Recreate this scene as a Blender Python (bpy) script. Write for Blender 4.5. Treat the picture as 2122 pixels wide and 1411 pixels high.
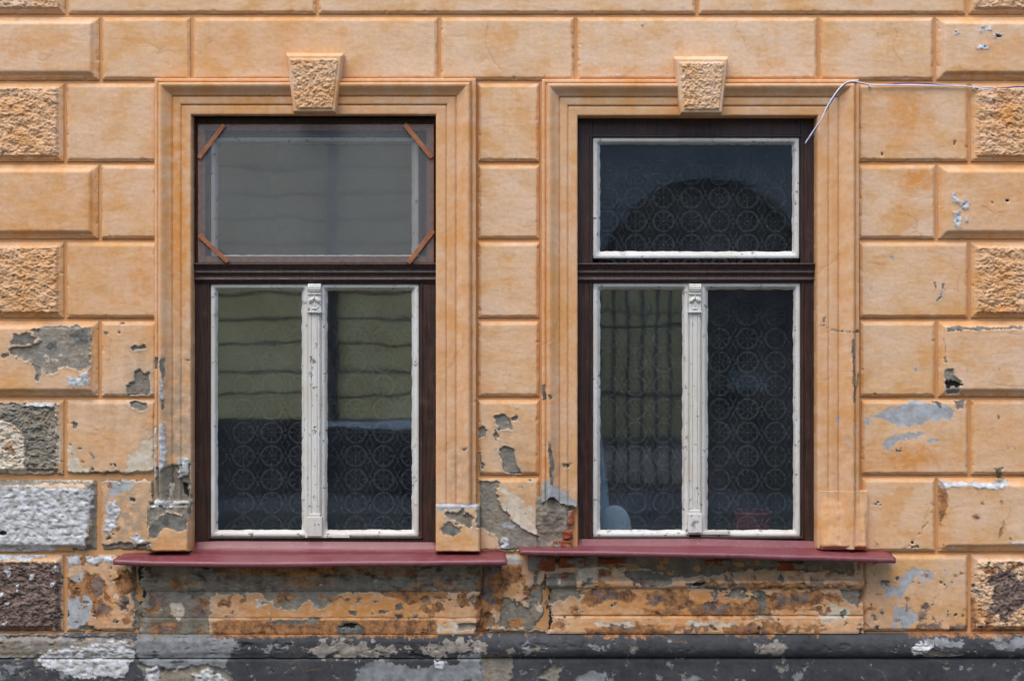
import bpy, bmesh, math, random
import numpy as np

for o in list(bpy.data.objects):
    bpy.data.objects.remove(o, do_unlink=True)
scene = bpy.context.scene
COL = scene.collection

# ------------------------------------------------------------------ measures
S = 0.0023            # metres of wall per measured unit
UC, VC = 1061.0, 705.5
ZC = 1.95             # camera height above the pavement
DC = 6.8              # camera to wall
STREET = 11.0         # wall to the opposite house fronts
def W(u, v, y=0.0):
    k = S * (DC + y) / DC
    return ((u - UC) * k, y, ZC - (v - VC) * k)

# ------------------------------------------------------------------ camera
cam_d = bpy.data.cameras.new('camera')
cam = bpy.data.objects.new('camera', cam_d); COL.objects.link(cam)
cam.location = (0, -DC, ZC); cam.rotation_euler = (math.radians(90), 0, 0)
cam_d.sensor_width = 36.0; cam_d.lens = 36.0 * DC / (2122 * S)
cam_d.clip_start = 0.05; cam_d.clip_end = 400
scene.camera = cam

# ------------------------------------------------------------------ sky, sun, exposure
SUN_EL, SUN_AZ = 62.0, 24.0      # azimuth: degrees to the left of straight out from the wall
world = bpy.data.worlds.new('World'); scene.world = world; world.use_nodes = True
wn = world.node_tree.nodes; wl = world.node_tree.links
bg = wn['Background']
sky = wn.new('ShaderNodeTexSky'); sky.sky_type = 'NISHITA'; sky.sun_disc = False
sky.sun_elevation = math.radians(SUN_EL)
sky.sun_rotation = math.radians(180 + SUN_AZ)
sky.air_density = 1.0; sky.dust_density = 1.2; sky.ozone_density = 1.0
wl.new(sky.outputs[0], bg.inputs[0]); bg.inputs[1].default_value = 0.15
sun_d = bpy.data.lights.new('sun', 'SUN'); sun_d.energy = 0.9; sun_d.angle = math.radians(40)
sun_d.color = (1.0, 0.98, 0.95)
sun = bpy.data.objects.new('sun', sun_d); COL.objects.link(sun)
sun.rotation_euler = (math.radians(90 - SUN_EL), 0, -math.radians(SUN_AZ))
sun.location = (-4, -8, 12)
scene.view_settings.view_transform = 'Standard'
scene.view_settings.look = 'None'
scene.view_settings.gamma = 1.0
scene.view_settings.exposure = 1.43
scene.cycles.use_denoising = True
scene.cycles.use_adaptive_sampling = True; scene.cycles.adaptive_threshold = 0.02
scene.cycles.max_bounces = 6
scene.cycles.diffuse_bounces = 3
scene.cycles.transparent_max_bounces = 16
scene.cycles.caustics_reflective = False
scene.cycles.caustics_refractive = False

# ------------------------------------------------------------------ noise in numpy
def _hash(ix, iy, seed):
    h = (ix.astype(np.int64) * 374761393 + iy.astype(np.int64) * 668265263 + seed * 1442695041) & 0xFFFFFFFF
    h = ((h ^ (h >> 13)) * 1274126177) & 0xFFFFFFFF
    h = ((h ^ (h >> 16)) * 2246822519) & 0xFFFFFFFF
    return ((h ^ (h >> 15)) & 0xFFFFFF) / float(0x1000000)
def pn(x, y, seed=0):
    ix = np.floor(x); iy = np.floor(y); fx = x - ix; fy = y - iy
    sx = fx * fx * fx * (fx * (fx * 6 - 15) + 10); sy = fy * fy * fy * (fy * (fy * 6 - 15) + 10)
    def g(dx, dy):
        a = _hash(ix + dx, iy + dy, seed) * 2 * np.pi
        return np.cos(a) * (fx - dx) + np.sin(a) * (fy - dy)
    a = g(0, 0) + sx * (g(1, 0) - g(0, 0)); b = g(0, 1) + sx * (g(1, 1) - g(0, 1))
    return 1.5 * (a + sy * (b - a))
def fbm(x, y, octv=4, seed=0, gain=0.5):
    t = np.zeros_like(x, dtype=float); a = 1.0; f = 1.0; n = 0
    for k in range(octv):
        t += a * pn(x * f, y * f, seed + 17 * k); n += a; a *= gain; f *= 2.03
    return t / n
def ss(a, b, x):
    t = np.clip((x - a) / (b - a), 0, 1); return t * t * (3 - 2 * t)

# ------------------------------------------------------------------ wear of the facade: shapes measured on the wall
KINDS = ('cream', 'blue', 'rust', 'umber', 'slate', 'peel', 'white', 'dark')
DISP = dict(cream=-0.001, blue=-0.001, rust=-0.0015, umber=-0.001, slate=-0.0035, peel=-0.009, white=0.003, dark=-0.012)
PATCH = []   # (kind, polygon, warp)
def patch(kind, pts, warp=1.0):
    PATCH.append((kind, np.array(pts, float), warp))
def blob(kind, cx, cy, rx, ry, warp=1.0, n=10):
    patch(kind, [(cx + rx * math.cos(2 * math.pi * k / n), cy + ry * math.sin(2 * math.pi * k / n)) for k in range(n)], warp)
def crack(kind, pts, w=1.6):
    L = [(x, y - w) for x, y in pts]; R = [(x, y + w) for x, y in reversed(pts)]
    PATCH.append((kind, np.array(L + R, float), 0.35))

# left, upper rows
patch('peel', [(18,722),(60,720),(86,706),(66,684),(112,675),(190,678),(187,762),(168,769),(138,757),(120,769),(95,772),(80,756),(58,746),(35,738)])
patch('peel', [(70,752),(90,762),(84,790),(76,788),(78,770)], .6)
patch('slate', [(32,694),(60,688),(80,700),(70,716),(22,716)])
patch('slate', [(148,692),(166,683),(184,690),(182,716),(158,713)])
patch('slate', [(95,716),(118,706),(120,722),(100,726)], .6)
patch('slate', [(5,735),(20,730),(24,740),(8,744)], .6)
patch('white', [(142,782),(170,778),(187,766),(186,798),(143,801)], .6)
for cx, cy in ((95,738),(101,746),(110,744),(119,746),(126,735)): blob('cream', cx, cy, 4, 4, .3)
patch('peel', [(262,802),(268,792),(279,793),(281,772),(290,764),(300,774),(307,770),(313,817),(262,820)], .6)
patch('peel', [(274,720),(282,716),(286,722),(300,714),(302,722),(276,728)], .5)
blob('slate', 219, 690, 7, 4, .4); blob('dark', 247, 689, 2, 3, .2); blob('slate', 254, 671, 6, 2.5, .3)
patch('peel', [(268,832),(303,834),(306,846),(290,852),(272,844)], .6)
patch('peel', [(-30,836),(118,838),(119,976),(54,978),(52,905),(34,884),(10,872),(-30,870)], .6)
patch('cream', [(-30,872),(8,872),(34,886),(52,906),(55,980),(-30,980)], .7)
patch('cream', [(120,880),(126,880),(126,960),(119,960)], .4)
patch('white', [(60,833),(112,836),(110,844),(50,842)], .6)
patch('cream', [(138,922),(150,920),(166,962),(200,978),(140,982)], .8)
patch('cream', [(262,962),(276,930),(316,905),(318,982),(262,984)], 1.2)
patch('peel', [(130,978),(200,980),(320,976),(320,996),(130,996)], 1.0)
patch('peel', [(-30,980),(205,984),(205,1000),(-30,1006)], 1.0)
patch('cream', [(50,976),(112,974),(112,982),(50,984)], .5)
patch('cream', [(10,988),(190,992),(190,998),(10,996)], .7)
# left jamb of the left window
patch('slate', [(322,740),(330,740),(330,765),(323,765)], .4)
patch('slate', [(338,742),(346,742),(347,772),(343,800),(338,770)], .5)
patch('slate', [(339,825),(346,822),(346,845),(340,848)], .5)
patch('white', [(338,780),(345,790),(344,826),(338,826)], .5)
patch('white', [(336,880),(346,876),(350,960),(336,975)], .6)
patch('slate', [(342,890),(347,890),(348,950),(342,955)], .5)
patch('white', [(321,880),(327,880),(327,990),(321,990)], .5)
patch('peel', [(318,962),(345,972),(372,960),(396,955),(397,1046),(318,1046)], 1.2)
patch('white', [(372,950),(392,948),(391,985),(374,990)], .8)
patch('cream', [(355,1000),(362,1000),(358,1035),(354,1030)], .4)
patch('dark', [(380,998),(390,1002),(393,1030),(382,1024)], .8)
patch('white', [(318,1036),(345,1034),(394,1038),(394,1046),(318,1048)], .8)
# base block, left window, left
patch('slate', [(314,1112),(316,1078),(340,1066),(352,1058),(380,1066),(394,1060),(394,1092),(380,1096),(350,1090),(335,1100),(330,1112)], .7)
patch('peel', [(308,1040),(396,1040),(396,1064),(352,1056),(330,1072),(308,1092)], .7)
# base block, left window, right
patch('slate', [(912,1090),(935,1080),(955,1092),(945,1106),(918,1104)], .9)
patch('peel', [(925,1060),(960,1056),(980,1070),(976,1090),(950,1082),(930,1072)], 1.4)
patch('blue', [(905,1042),(985,1040),(990,1050),(905,1056)], .6)
# H and I rows, left
patch('white', [(-30,1004),(60,1006),(120,1010),(180,1010),(194,1020),(188,1070),(182,1105),(172,1138),(120,1130),(104,1148),(60,1160),(-30,1160)], .9)
blob('peel', 62, 1030, 11, 7, .8); blob('peel', 148, 1028, 6, 6, .6); blob('dark', 8, 1104, 8, 6, .6)
for cx, cy in ((94,1106),(147,1098),(168,1101),(124,1119),(112,1110),(2,1084),(148,1090)): blob('rust', cx, cy, 4, 4.5, .6)
patch('peel', [(176,1000),(208,1000),(208,1152),(130,1152),(172,1138),(190,1090)], .9)
patch('white', [(138,1152),(164,1150),(166,1166),(140,1172)], .7)
patch('white', [(178,1154),(232,1152),(234,1164),(180,1166)], .7)
patch('white', [(218,1040),(240,1034),(248,1060),(238,1100),(216,1104),(222,1070)], 1.5)
patch('blue', [(222,1000),(262,996),(282,1000),(260,1018),(232,1030)], 1.0)
patch('white', [(268,1110),(290,1104),(308,1128),(282,1130)], 1.4)
patch('peel', [(208,1130),(320,1118),(320,1146),(208,1148)], 1.2)
patch('umber', [(-30,1164),(128,1164),(128,1310),(-30,1310)], .6)
blob('rust', 95, 1282, 30, 18, 1.6); blob('rust', 30, 1180, 20, 8, 1.4); blob('umber', 215, 1262, 14, 12, 1.6); blob('umber', 258, 1250, 10, 16, 1.8); blob('umber', 205, 1215, 12, 22, 1.4)
for cx, cy, r in ((20,1185,7),(68,1195,6),(38,1216,5),(5,1232,4),(18,1250,4),(118,1178,6),(108,1300,4),(14,1288,4),(112,1210,6)): blob('white', cx, cy, r, r * 1.3, .9)
patch('rust', [(138,1205),(175,1205),(172,1185),(205,1190),(222,1215),(200,1240),(232,1252),(230,1275),(200,1285),(192,1262),(186,1230),(140,1238)], 1.2)
blob('rust', 260, 1210, 22, 26, 1.8); blob('rust', 262, 1285, 10, 8, 1.4)
patch('blue', [(136,1250),(146,1232),(165,1224),(188,1232),(190,1256),(183,1286),(160,1304),(136,1302)], .6)
patch('blue', [(140,1200),(160,1192),(174,1178),(174,1200),(170,1212),(152,1206)], .6)
patch('dark', [(276,1168),(304,1168),(303,1195),(290,1205),(306,1228),(290,1252),(280,1240),(284,1212)], 1.0)
patch('peel', [(272,1166),(312,1168),(318,1300),(278,1308),(276,1240)], 1.0)
patch('rust', [(-30,1300),(130,1302),(130,1312),(-30,1312)], .8)
# pier between the windows
patch('peel', [(1025,862),(1040,858),(1060,868),(1062,890),(1048,886),(1036,892),(1028,878)], .7)
blob('peel', 1068, 866, 6, 5, .8); blob('peel', 1000, 895, 6, 12, 1.2); blob('peel', 1028, 900, 4, 12, 1.2)
patch('peel', [(1034,930),(1046,924),(1066,934),(1070,960),(1080,982),(1044,982),(1040,955)], .6)
patch('peel', [(990,940),(996,938),(996,985),(990,985)], .6)
patch('peel', [(988,1000),(1036,998),(1026,1024),(1040,1050),(1062,1078),(1090,1100),(1118,1112),(1118,1140),(1040,1140),(1030,1112),(1000,1092),(988,1092)], .7)
patch('cream', [(1036,1000),(1110,1060),(1110,1104),(1090,1100),(1062,1076),(1046,1052)], 1.5)
patch('blue', [(1040,1082),(1058,1080),(1070,1090),(1060,1100),(1042,1092)], .7)
patch('white', [(1036,1118),(1052,1112),(1056,1136),(1042,1138)], .7)
# left jamb of the right window
patch('slate', [(1122,798),(1130,796),(1132,828),(1125,832)], .5)
patch('slate', [(1134,912),(1142,920),(1147,960),(1146,1008),(1140,1000),(1138,955)], .5)
blob('slate', 1139, 822, 4, 6, .4)
patch('blue', [(1118,1010),(1134,990),(1150,1005),(1176,1022),(1198,1040),(1198,1052),(1118,1052)], .9)
# under the left sill
patch('peel', [(290,1160),(1040,1160),(1040,1224),(700,1226),(690,1248),(660,1262),(640,1240),(612,1262),(575,1258),(540,1226),(440,1232),(436,1278),(440,1316),(290,1316)], .8)
patch('rust', [(660,1166),(705,1168),(704,1186),(612,1196),(560,1188)], .8)
patch('rust', [(540,1172),(700,1174),(700,1182),(540,1186)], .8)
patch('cream', [(352,1250),(378,1246),(384,1272),(372,1286),(356,1270)], .8)
patch('rust', [(318,1290),(370,1288),(366,1306),(318,1310)], .8)
patch('rust', [(440,1286),(470,1280),(640,1282),(905,1280),(908,1316),(446,1316)], .5)
patch('slate', [(698,1300),(712,1288),(740,1286),(754,1300),(752,1314),(704,1314)], .6)
patch('dark', [(704,1296),(728,1288),(748,1292),(736,1300),(720,1298)], .6)
patch('rust', [(785,1224),(840,1220),(930,1226),(932,1240),(890,1238),(850,1252),(820,1236)], .8)
patch('slate', [(820,1252),(832,1246),(836,1260),(822,1264)], .4); patch('slate', [(785,1262),(806,1264),(800,1270),(786,1270)], .4)
patch('slate', [(724,1264),(740,1262),(738,1274),(726,1272)], .4); blob('slate', 722, 1240, 6, 4, .4)
patch('peel', [(870,1238),(886,1232),(892,1242),(878,1248)], .5)
patch('peel', [(950,1290),(985,1288),(984,1302),(952,1300)], .9)
patch('peel', [(640,1208),(660,1200),(1010,1206),(1010,1222),(660,1224)], .8)
patch('slate', [(560,1282),(660,1280),(655,1292),(570,1290)], .8)
for q in ((330,1185,26,8,'umber'),(420,1180,30,6,'slate'),(480,1195,40,8,'umber'),(850,1184,40,6,'rust'),(940,1192,30,8,'umber'),(990,1184,16,6,'rust'),(560,1212,60,5,'umber'),(820,1214,70,5,'slate'),
          (330,1240,20,16,'umber'),(400,1226,30,8,'slate'),(408,1268,18,10,'umber'),(345,1300,20,7,'umber'),(420,1302,16,6,'rust'),(900,1262,30,8,'rust'),(960,1240,14,16,'rust'),(545,1250,20,7,'cream'),(470,1246,16,10,'rust'),(930,1300,30,8,'cream')):
    blob(q[4], q[0], q[1], q[2], q[3], 2.4)
for q in ((1230,1206,30,5,'rust'),(1330,1204,20,5,'umber'),(1520,1208,40,4,'umber'),(1700,1208,50,4,'umber'),(1250,1230,24,9,'umber'),(1360,1240,22,9,'umber'),(1480,1256,40,8,'umber'),(1640,1240,36,10,'umber'),(1700,1262,30,8,'rust'),(1520,1228,30,8,'peel'),(1440,1300,40,5,'umber'),(1560,1300,30,5,'umber'),(1680,1300,30,6,'rust'),
          (1185,1226,18,10,'peel'),(1160,1290,14,14,'rust'),(1290,1298,30,6,'umber'),(1010,1230,14,22,'umber'),(1050,1250,20,14,'peel'),(1090,1220,16,14,'rust'),(1070,1290,20,10,'rust'),(1020,1180,20,10,'umber')):
    blob(q[4], q[0], q[1], q[2], q[3], 2.4)
for q in ((520,1178,60,7),(760,1180,70,7),(640,1206,60,6),(900,1210,50,6),(380,1204,40,7),(320,1262,14,14),(420,1248,18,14),(1000,1212,14,10),(690,1236,26,7),(590,1238,22,8)):
    blob('rust', q[0], q[1], q[2], q[3], 2.6)
# between the two sills
patch('rust', [(984,1240),(1010,1200),(1060,1168),(1080,1170),(1090,1205),(1060,1210),(1045,1235),(1040,1270),(1020,1262),(1010,1310),(986,1312)], 1.2)
patch('peel', [(1030,1300),(1040,1262),(1070,1250),(1092,1260),(1110,1230),(1128,1220),(1132,1300),(1090,1306)], 1.2)
patch('blue', [(1050,1140),(1075,1150),(1080,1168),(1056,1170)], .6)
patch('dark', [(1122,1220),(1142,1216),(1140,1240),(1130,1250),(1144,1270),(1142,1300),(1112,1302),(1114,1288),(1128,1272)], 1.0)
blob('peel', 1012, 1286, 14, 18, 1.4); blob('rust', 1026, 1292, 8, 5, .6)
patch('peel', [(1098,1214),(1130,1206),(1140,1240),(1138,1306),(1102,1304),(1110,1270)], 1.4)
blob('cream', 1118, 1258, 6, 10, .8); blob('umber', 1126, 1292, 8, 10, 1.2)
# under the right sill
patch('peel', [(1100,1150),(1200,1176),(1330,1174),(1390,1196),(1450,1196),(1560,1178),(1700,1182),(1770,1190),(1770,1150)], 1.0)
patch('peel', [(1130,1195),(1190,1186),(1198,1215),(1170,1240),(1140,1246)], .9)
patch('cream', [(1196,1182),(1215,1172),(1260,1176),(1262,1196),(1200,1198)], .7)
patch('rust', [(1240,1180),(1268,1180),(1268,1194),(1240,1196)], .6)
patch('slate', [(1205,1200),(1226,1196),(1232,1206),(1210,1212)], .7)
patch('peel', [(1290,1186),(1330,1180),(1392,1196),(1390,1208),(1340,1212),(1300,1198)], .8)
patch('rust', [(1205,1222),(1250,1216),(1310,1222),(1326,1240),(1300,1248),(1260,1240),(1230,1256),(1206,1250)], 1.6)
patch('rust', [(1330,1228),(1380,1220),(1420,1226),(1440,1248),(1400,1270),(1370,1256),(1345,1246)], 1.8)
patch('rust', [(1180,1258),(1198,1250),(1204,1270),(1190,1282)], .9); patch('rust', [(1330,1260),(1370,1262),(1420,1270),(1380,1276),(1334,1272)], .9)
patch('rust', [(1420,1252),(1480,1244),(1540,1252),(1560,1240),(1620,1224),(1690,1222),(1760,1240),(1700,1246),(1640,1262),(1560,1276),(1440,1278)], 2.2)
patch('rust', [(1450,1200),(1560,1204),(1800,1206),(1790,1214),(1560,1214),(1450,1210)], 1.2)
patch('peel', [(1415,1208),(1460,1200),(1490,1206),(1480,1216),(1420,1216)], .8); patch('dark', [(1432,1206),(1458,1204),(1460,1210),(1434,1212)], .5)
patch('slate', [(1566,1224),(1580,1222),(1588,1250),(1584,1272),(1574,1268),(1570,1244)], .8)
patch('slate', [(1470,1222),(1478,1222),(1478,1236),(1472,1234)], .4)
patch('peel', [(1556,1218),(1600,1230),(1590,1280),(1560,1278)], 2.0)
patch('cream', [(1690,1262),(1720,1248),(1760,1262),(1752,1280),(1700,1290)], 1.0)
blob('slate', 1746, 1268, 6, 9, .6)
patch('peel', [(1738,1220),(1786,1218),(1786,1246),(1760,1250),(1742,1236)], .7)
patch('rust', [(1210,1300),(1340,1290),(1420,1306),(1360,1314),(1210,1314)], 1.3)
patch('rust', [(1500,1296),(1600,1284),(1660,1300),(1600,1312),(1500,1312)], 1.6)
patch('cream', [(1226,1288),(1300,1284),(1330,1296),(1260,1300)], 1.2); patch('cream', [(1420,1284),(1530,1286),(1520,1298),(1430,1296)], 1.4)
# right side
patch('white', [(2026,66),(2034,56),(2052,58),(2052,66),(2040,64),(2028,70)], .35)
patch('white', [(2054,72),(2074,74),(2072,80),(2056,80)], .35); patch('dark', [(2060,75),(2074,75),(2072,79),(2062,79)], .2)
patch('white', [(2022,98),(2036,92),(2048,98),(2046,104),(2022,104)], .35); blob('dark', 2039, 99, 2, 2, .2); blob('white', 1981, 70, 5, 4, .3); blob('dark', 1979, 69, 2, 1.6, .2)
patch('white', [(1970,405),(1976,400),(1980,412),(1992,420),(1998,410),(2006,424),(2004,436),(1992,436),(1986,424),(1970,420)], .4)
patch('white', [(1972,440),(1984,438),(1990,446),(1988,472),(1976,472)], .4); blob('white', 2000, 456, 3, 6, .3)
blob('dark', 2085, 417, 4, 2, .2); blob('dark', 2054, 421, 1.6, 1.6, .2); blob('dark', 1828, 320, 2, 4, .3); blob('dark', 1978, 296, 2, 6, .4)
patch('slate', [(1934,584),(1938,584),(1942,596),(1938,598)], .3); patch('slate', [(1952,588),(1958,590),(1956,600),(1951,598)], .3)
crack('peel', [(1940,625),(1950,614),(1956,600)], 1.4)
patch('slate', [(1758,706),(1767,704),(1768,780),(1770,832),(1764,834),(1762,780)], .5)
patch('slate', [(1774,768),(1779,776),(1777,800),(1773,810)], .4); blob('slate', 1775, 686, 4, 4, .4); blob('slate', 1706, 662, 3, 8, .3)
crack('slate', [(1700,672),(1730,686),(1762,688),(1778,686)], 1.2)
patch('blue', [(1728,868),(1738,862),(1736,874),(1730,878)], .3); patch('blue', [(1750,906),(1758,912),(1756,924),(1750,916)], .3); blob('blue', 1763, 890, 2, 12, .4)
patch('peel', [(1957,766),(1974,764),(1976,780),(1988,790),(1988,808),(1984,816),(1964,816),(1957,800)], .6)
patch('dark', [(1958,790),(1976,786),(1990,796),(1986,806),(1972,800),(1962,804)], .9)
patch('slate', [(1956,738),(1960,738),(1960,752),(1956,752)], .3); crack('slate', [(1957,700),(1958,735)], 1.0)
patch('slate', [(1960,677),(2030,678),(2120,676),(2120,682),(1990,684),(1962,688)], .7)
patch('blue', [(1800,862),(1850,844),(1896,830),(1955,838),(1978,850),(1975,866),(1930,872),(1890,884),(1850,880),(1826,868)], 1.0)
patch('blue', [(1828,918),(1846,906),(1890,896),(1922,898),(1890,908),(1858,916),(1838,936)], .7); patch('blue', [(1922,910),(1946,910),(1940,918),(1924,918)], .4)
blob('blue', 1796, 874, 6, 8, .8); blob('blue', 1898, 768, 6, 4, .5); blob('blue', 1805, 598, 4, 3, .4); blob('blue', 1848, 534, 4, 4, .3)
patch('slate', [(1930,830),(1950,834),(1952,846),(1942,842)], .4); patch('slate', [(1980,830),(1998,832),(1996,846),(1984,846)], .6)
patch('white', [(1946,994),(2000,998),(2060,1000),(2090,994),(2090,1004),(2060,1014),(1990,1006),(1958,1010)], .7)
patch('blue', [(1942,1000),(1956,1004),(1960,1015),(1946,1014)], .6)
patch('rust', [(1944,1006),(1960,1012),(1962,1050),(1950,1092),(1946,1060)], .7)
blob('rust', 2020, 1071, 9, 5, .4); patch('rust', [(2064,1112),(2076,1080),(2082,1092),(2072,1108)], .8); blob('rust', 2074, 1040, 3, 4, .4)
patch('white', [(1960,1136),(1978,1130),(1976,1138)], .3); patch('white', [(2090,1122),(2122,1122),(2122,1128),(2100,1128)], .3)
patch('slate', [(2060,968),(2078,970),(2076,990),(2066,988)], .8)
patch('blue', [(1868,1200),(1886,1178),(1928,1180),(1938,1196),(1900,1200),(1884,1214),(1870,1240),(1858,1234)], 1.6)
patch('blue', [(1826,1218),(1850,1212),(1868,1226),(1840,1236)], 1.8)
patch('blue', [(1846,1262),(1880,1258),(1900,1280),(1880,1304),(1850,1300)], 2.4)
for p in ([(1908,1252),(1924,1250),(1926,1262),(1910,1266)], [(1904,1272),(1924,1270),(1916,1282),(1902,1288)], [(1930,1282),(1936,1274),(1940,1290)],
          [(1900,1294),(1950,1290),(1946,1302),(1900,1304)], [(1968,1296),(2004,1290),(2006,1306),(1960,1308)], [(1792,1294),(1806,1296),(1800,1302)]):
    patch('umber', p, 1.0)
blob('rust', 1810, 1262, 5, 3, .3); blob('rust', 2000, 1264, 5, 2, .4); blob('rust', 1858, 1286, 8, 4, .8)
patch('umber', [(2050,1186),(2090,1174),(2110,1200),(2140,1190),(2140,1250),(2110,1262),(2080,1284),(2044,1270),(2058,1230)], 2.2)
blob('rust', 2050, 1180, 14, 10, 1.2); blob('rust', 2045, 1285, 10, 14, 1.2); blob('rust', 2100, 1170, 20, 6, 1.2)
patch('rust', [(2006,1240),(2020,1236),(2026,1306),(2004,1306)], .8)
patch('rust', [(1880,1304),(2140,1300),(2140,1314),(1880,1314)], .9)
crack('dark', [(1868,1140),(1888,1128),(1902,1110),(1914,1092),(1926,1080),(1928,1066),(1934,1056)], .2); blob('dark', 1891, 1124, 3, 3, .1)
blob('white', 1281, 160, 4, 3, .3); blob('blue', 553, 182, 3, 2, .1)
# plinth
patch('peel', [(-30,1314),(290,1316),(286,1332),(250,1326),(180,1334),(95,1350),(60,1358),(-30,1352)], .9)
patch('cream', [(0,1316),(280,1318),(270,1326),(150,1330),(60,1334),(0,1326)], 1.4)
patch('white', [(90,1352),(130,1340),(190,1334),(240,1322),(268,1324),(288,1346),(278,1366),(258,1400),(220,1396),(190,1404),(150,1392),(100,1378),(84,1366)], 1.0)
patch('grey', [], 1) if False else None
patch('blue', [(288,1316),(480,1318),(505,1330),(480,1352),(470,1378),(430,1372),(390,1380),(350,1384),(300,1366),(284,1346)], .9)
patch('peel', [(330,1376),(380,1384),(420,1370),(470,1382),(500,1415),(330,1430),(290,1372)], .9)
patch('white', [(306,1380),(330,1376),(336,1415),(310,1412)], .9); patch('white', [(400,1392),(450,1386),(480,1410),(420,1420)], 2.2); patch('white', [(150,1388),(165,1390),(160,1400)], .4)
patch('cream', [(626,1336),(700,1324),(760,1330),(830,1338),(810,1352),(720,1358),(660,1356)], 2.4)
patch('cream', [(870,1336),(940,1322),(1010,1320),(1010,1350),(960,1346),(900,1356)], 2.4)
patch('white', [(900,1362),(930,1368),(920,1380),(900,1376)], 1.0)
patch('blue', [(740,1384),(790,1362),(830,1370),(860,1380),(930,1372),(990,1350),(1005,1380),(990,1430),(740,1430)], 1.6)
patch('peel', [(996,1352),(1060,1352),(1060,1400),(1030,1420),(1000,1420)], 1.2)
patch('blue', [(1190,1400),(1230,1384),(1256,1392),(1250,1430),(1190,1430)], .8); blob('blue', 1362, 1398, 6, 6, .6)
patch('blue', [(1410,1402),(1440,1394),(1452,1402),(1420,1408)], .6); patch('peel', [(1110,1396),(1150,1370),(1166,1376),(1150,1402)], 1.6)
patch('cream', [(1050,1340),(1062,1334),(1068,1344),(1056,1352)], .5); blob('cream', 1110, 1338, 9, 7, .5)
patch('cream', [(1560,1330),(1600,1320),(1626,1336),(1610,1352),(1566,1352)], 1.6); patch('cream', [(1380,1322),(1386,1320),(1390,1326)], .3)
patch('white', [(1878,1336),(1900,1322),(1930,1330),(1905,1350),(1880,1348)], 1.2); patch('blue', [(1900,1318),(1990,1322),(1980,1334),(1920,1332)], 1.2)
patch('blue', [(2040,1322),(2130,1320),(2130,1334),(2060,1340)], 1.6); patch('peel', [(1900,1342),(1930,1340),(1990,1350),(1910,1354)], .8)
blob('peel', 1612, 1378, 9, 7, 1.0); patch('blue', [(1640,1390),(1660,1386),(1655,1404),(1644,1410)], .8)
SOFT = []    # (kind, cx, cy, rx, ry, strength)
for a in ((700,1252,300,42,1.0),(560,1296,300,16,.9),(1460,1250,330,44,1.0),(1450,1296,330,14,.9),(215,1240,70,60,.8),(1050,1220,50,70,.8),(60,420,260,420,.32),(180,560,160,300,.28),(1240,1205,60,10,.8),(1620,1206,170,10,1.0),(2060,420,120,380,.28),(655,1180,60,14,.9),(365,215,30,40,.8),(345,420,12,260,.6),(40,100,60,38,.5),(110,105,45,30,.45),(260,100,30,25,.35),(470,90,70,40,.45),(600,80,60,40,.35),(370,300,26,140,.9),(372,480,24,150,1.0),(372,640,20,90,.7),(520,215,130,30,.75),(760,215,100,28,.55),
          (160,60,30,20,.3),(190,420,16,70,.8),(60,480,120,10,.7),(120,590,30,60,.3),(290,580,30,80,.55),(230,920,60,50,.35),(1880,235,50,60,.8),(1900,370,40,30,.95),(1870,440,20,30,.6),
          (2060,110,70,30,.5),(2010,152,70,10,.8),(2080,250,40,60,.6),(1890,950,70,30,.9),(1640,215,60,25,.5),(1715,300,14,120,.45),(1720,560,14,120,.35),(940,200,30,15,.3),
          (700,1250,260,40,.55),(1500,1245,280,40,.75),(1620,1250,120,30,.8),(30,290,60,30,.4),(2080,560,40,50,.5),(2070,640,60,10,.8),(1030,100,20,50,.25),(2080,900,40,50,.3),(1960,1120,40,14,.4),
          (940,900,16,80,.35),(1165,860,20,120,.35),(920,1120,40,12,.4),(350,1125,40,14,.6)):
    SOFT.append(('orange',) + a)
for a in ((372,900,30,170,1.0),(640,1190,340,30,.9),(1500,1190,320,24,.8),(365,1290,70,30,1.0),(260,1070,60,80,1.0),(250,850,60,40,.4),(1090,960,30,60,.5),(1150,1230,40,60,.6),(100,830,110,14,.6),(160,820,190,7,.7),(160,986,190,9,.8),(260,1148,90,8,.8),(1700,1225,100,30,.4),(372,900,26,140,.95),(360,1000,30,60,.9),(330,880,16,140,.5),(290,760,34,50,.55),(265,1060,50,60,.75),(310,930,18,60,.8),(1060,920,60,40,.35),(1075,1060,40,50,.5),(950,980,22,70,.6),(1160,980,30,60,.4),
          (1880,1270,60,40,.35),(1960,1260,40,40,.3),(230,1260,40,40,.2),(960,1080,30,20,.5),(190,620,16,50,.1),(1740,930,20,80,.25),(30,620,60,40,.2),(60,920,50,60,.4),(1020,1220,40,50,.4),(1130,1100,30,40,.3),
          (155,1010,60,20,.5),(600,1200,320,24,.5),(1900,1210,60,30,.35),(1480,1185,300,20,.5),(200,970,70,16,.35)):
    SOFT.append(('grime',) + a)

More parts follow.
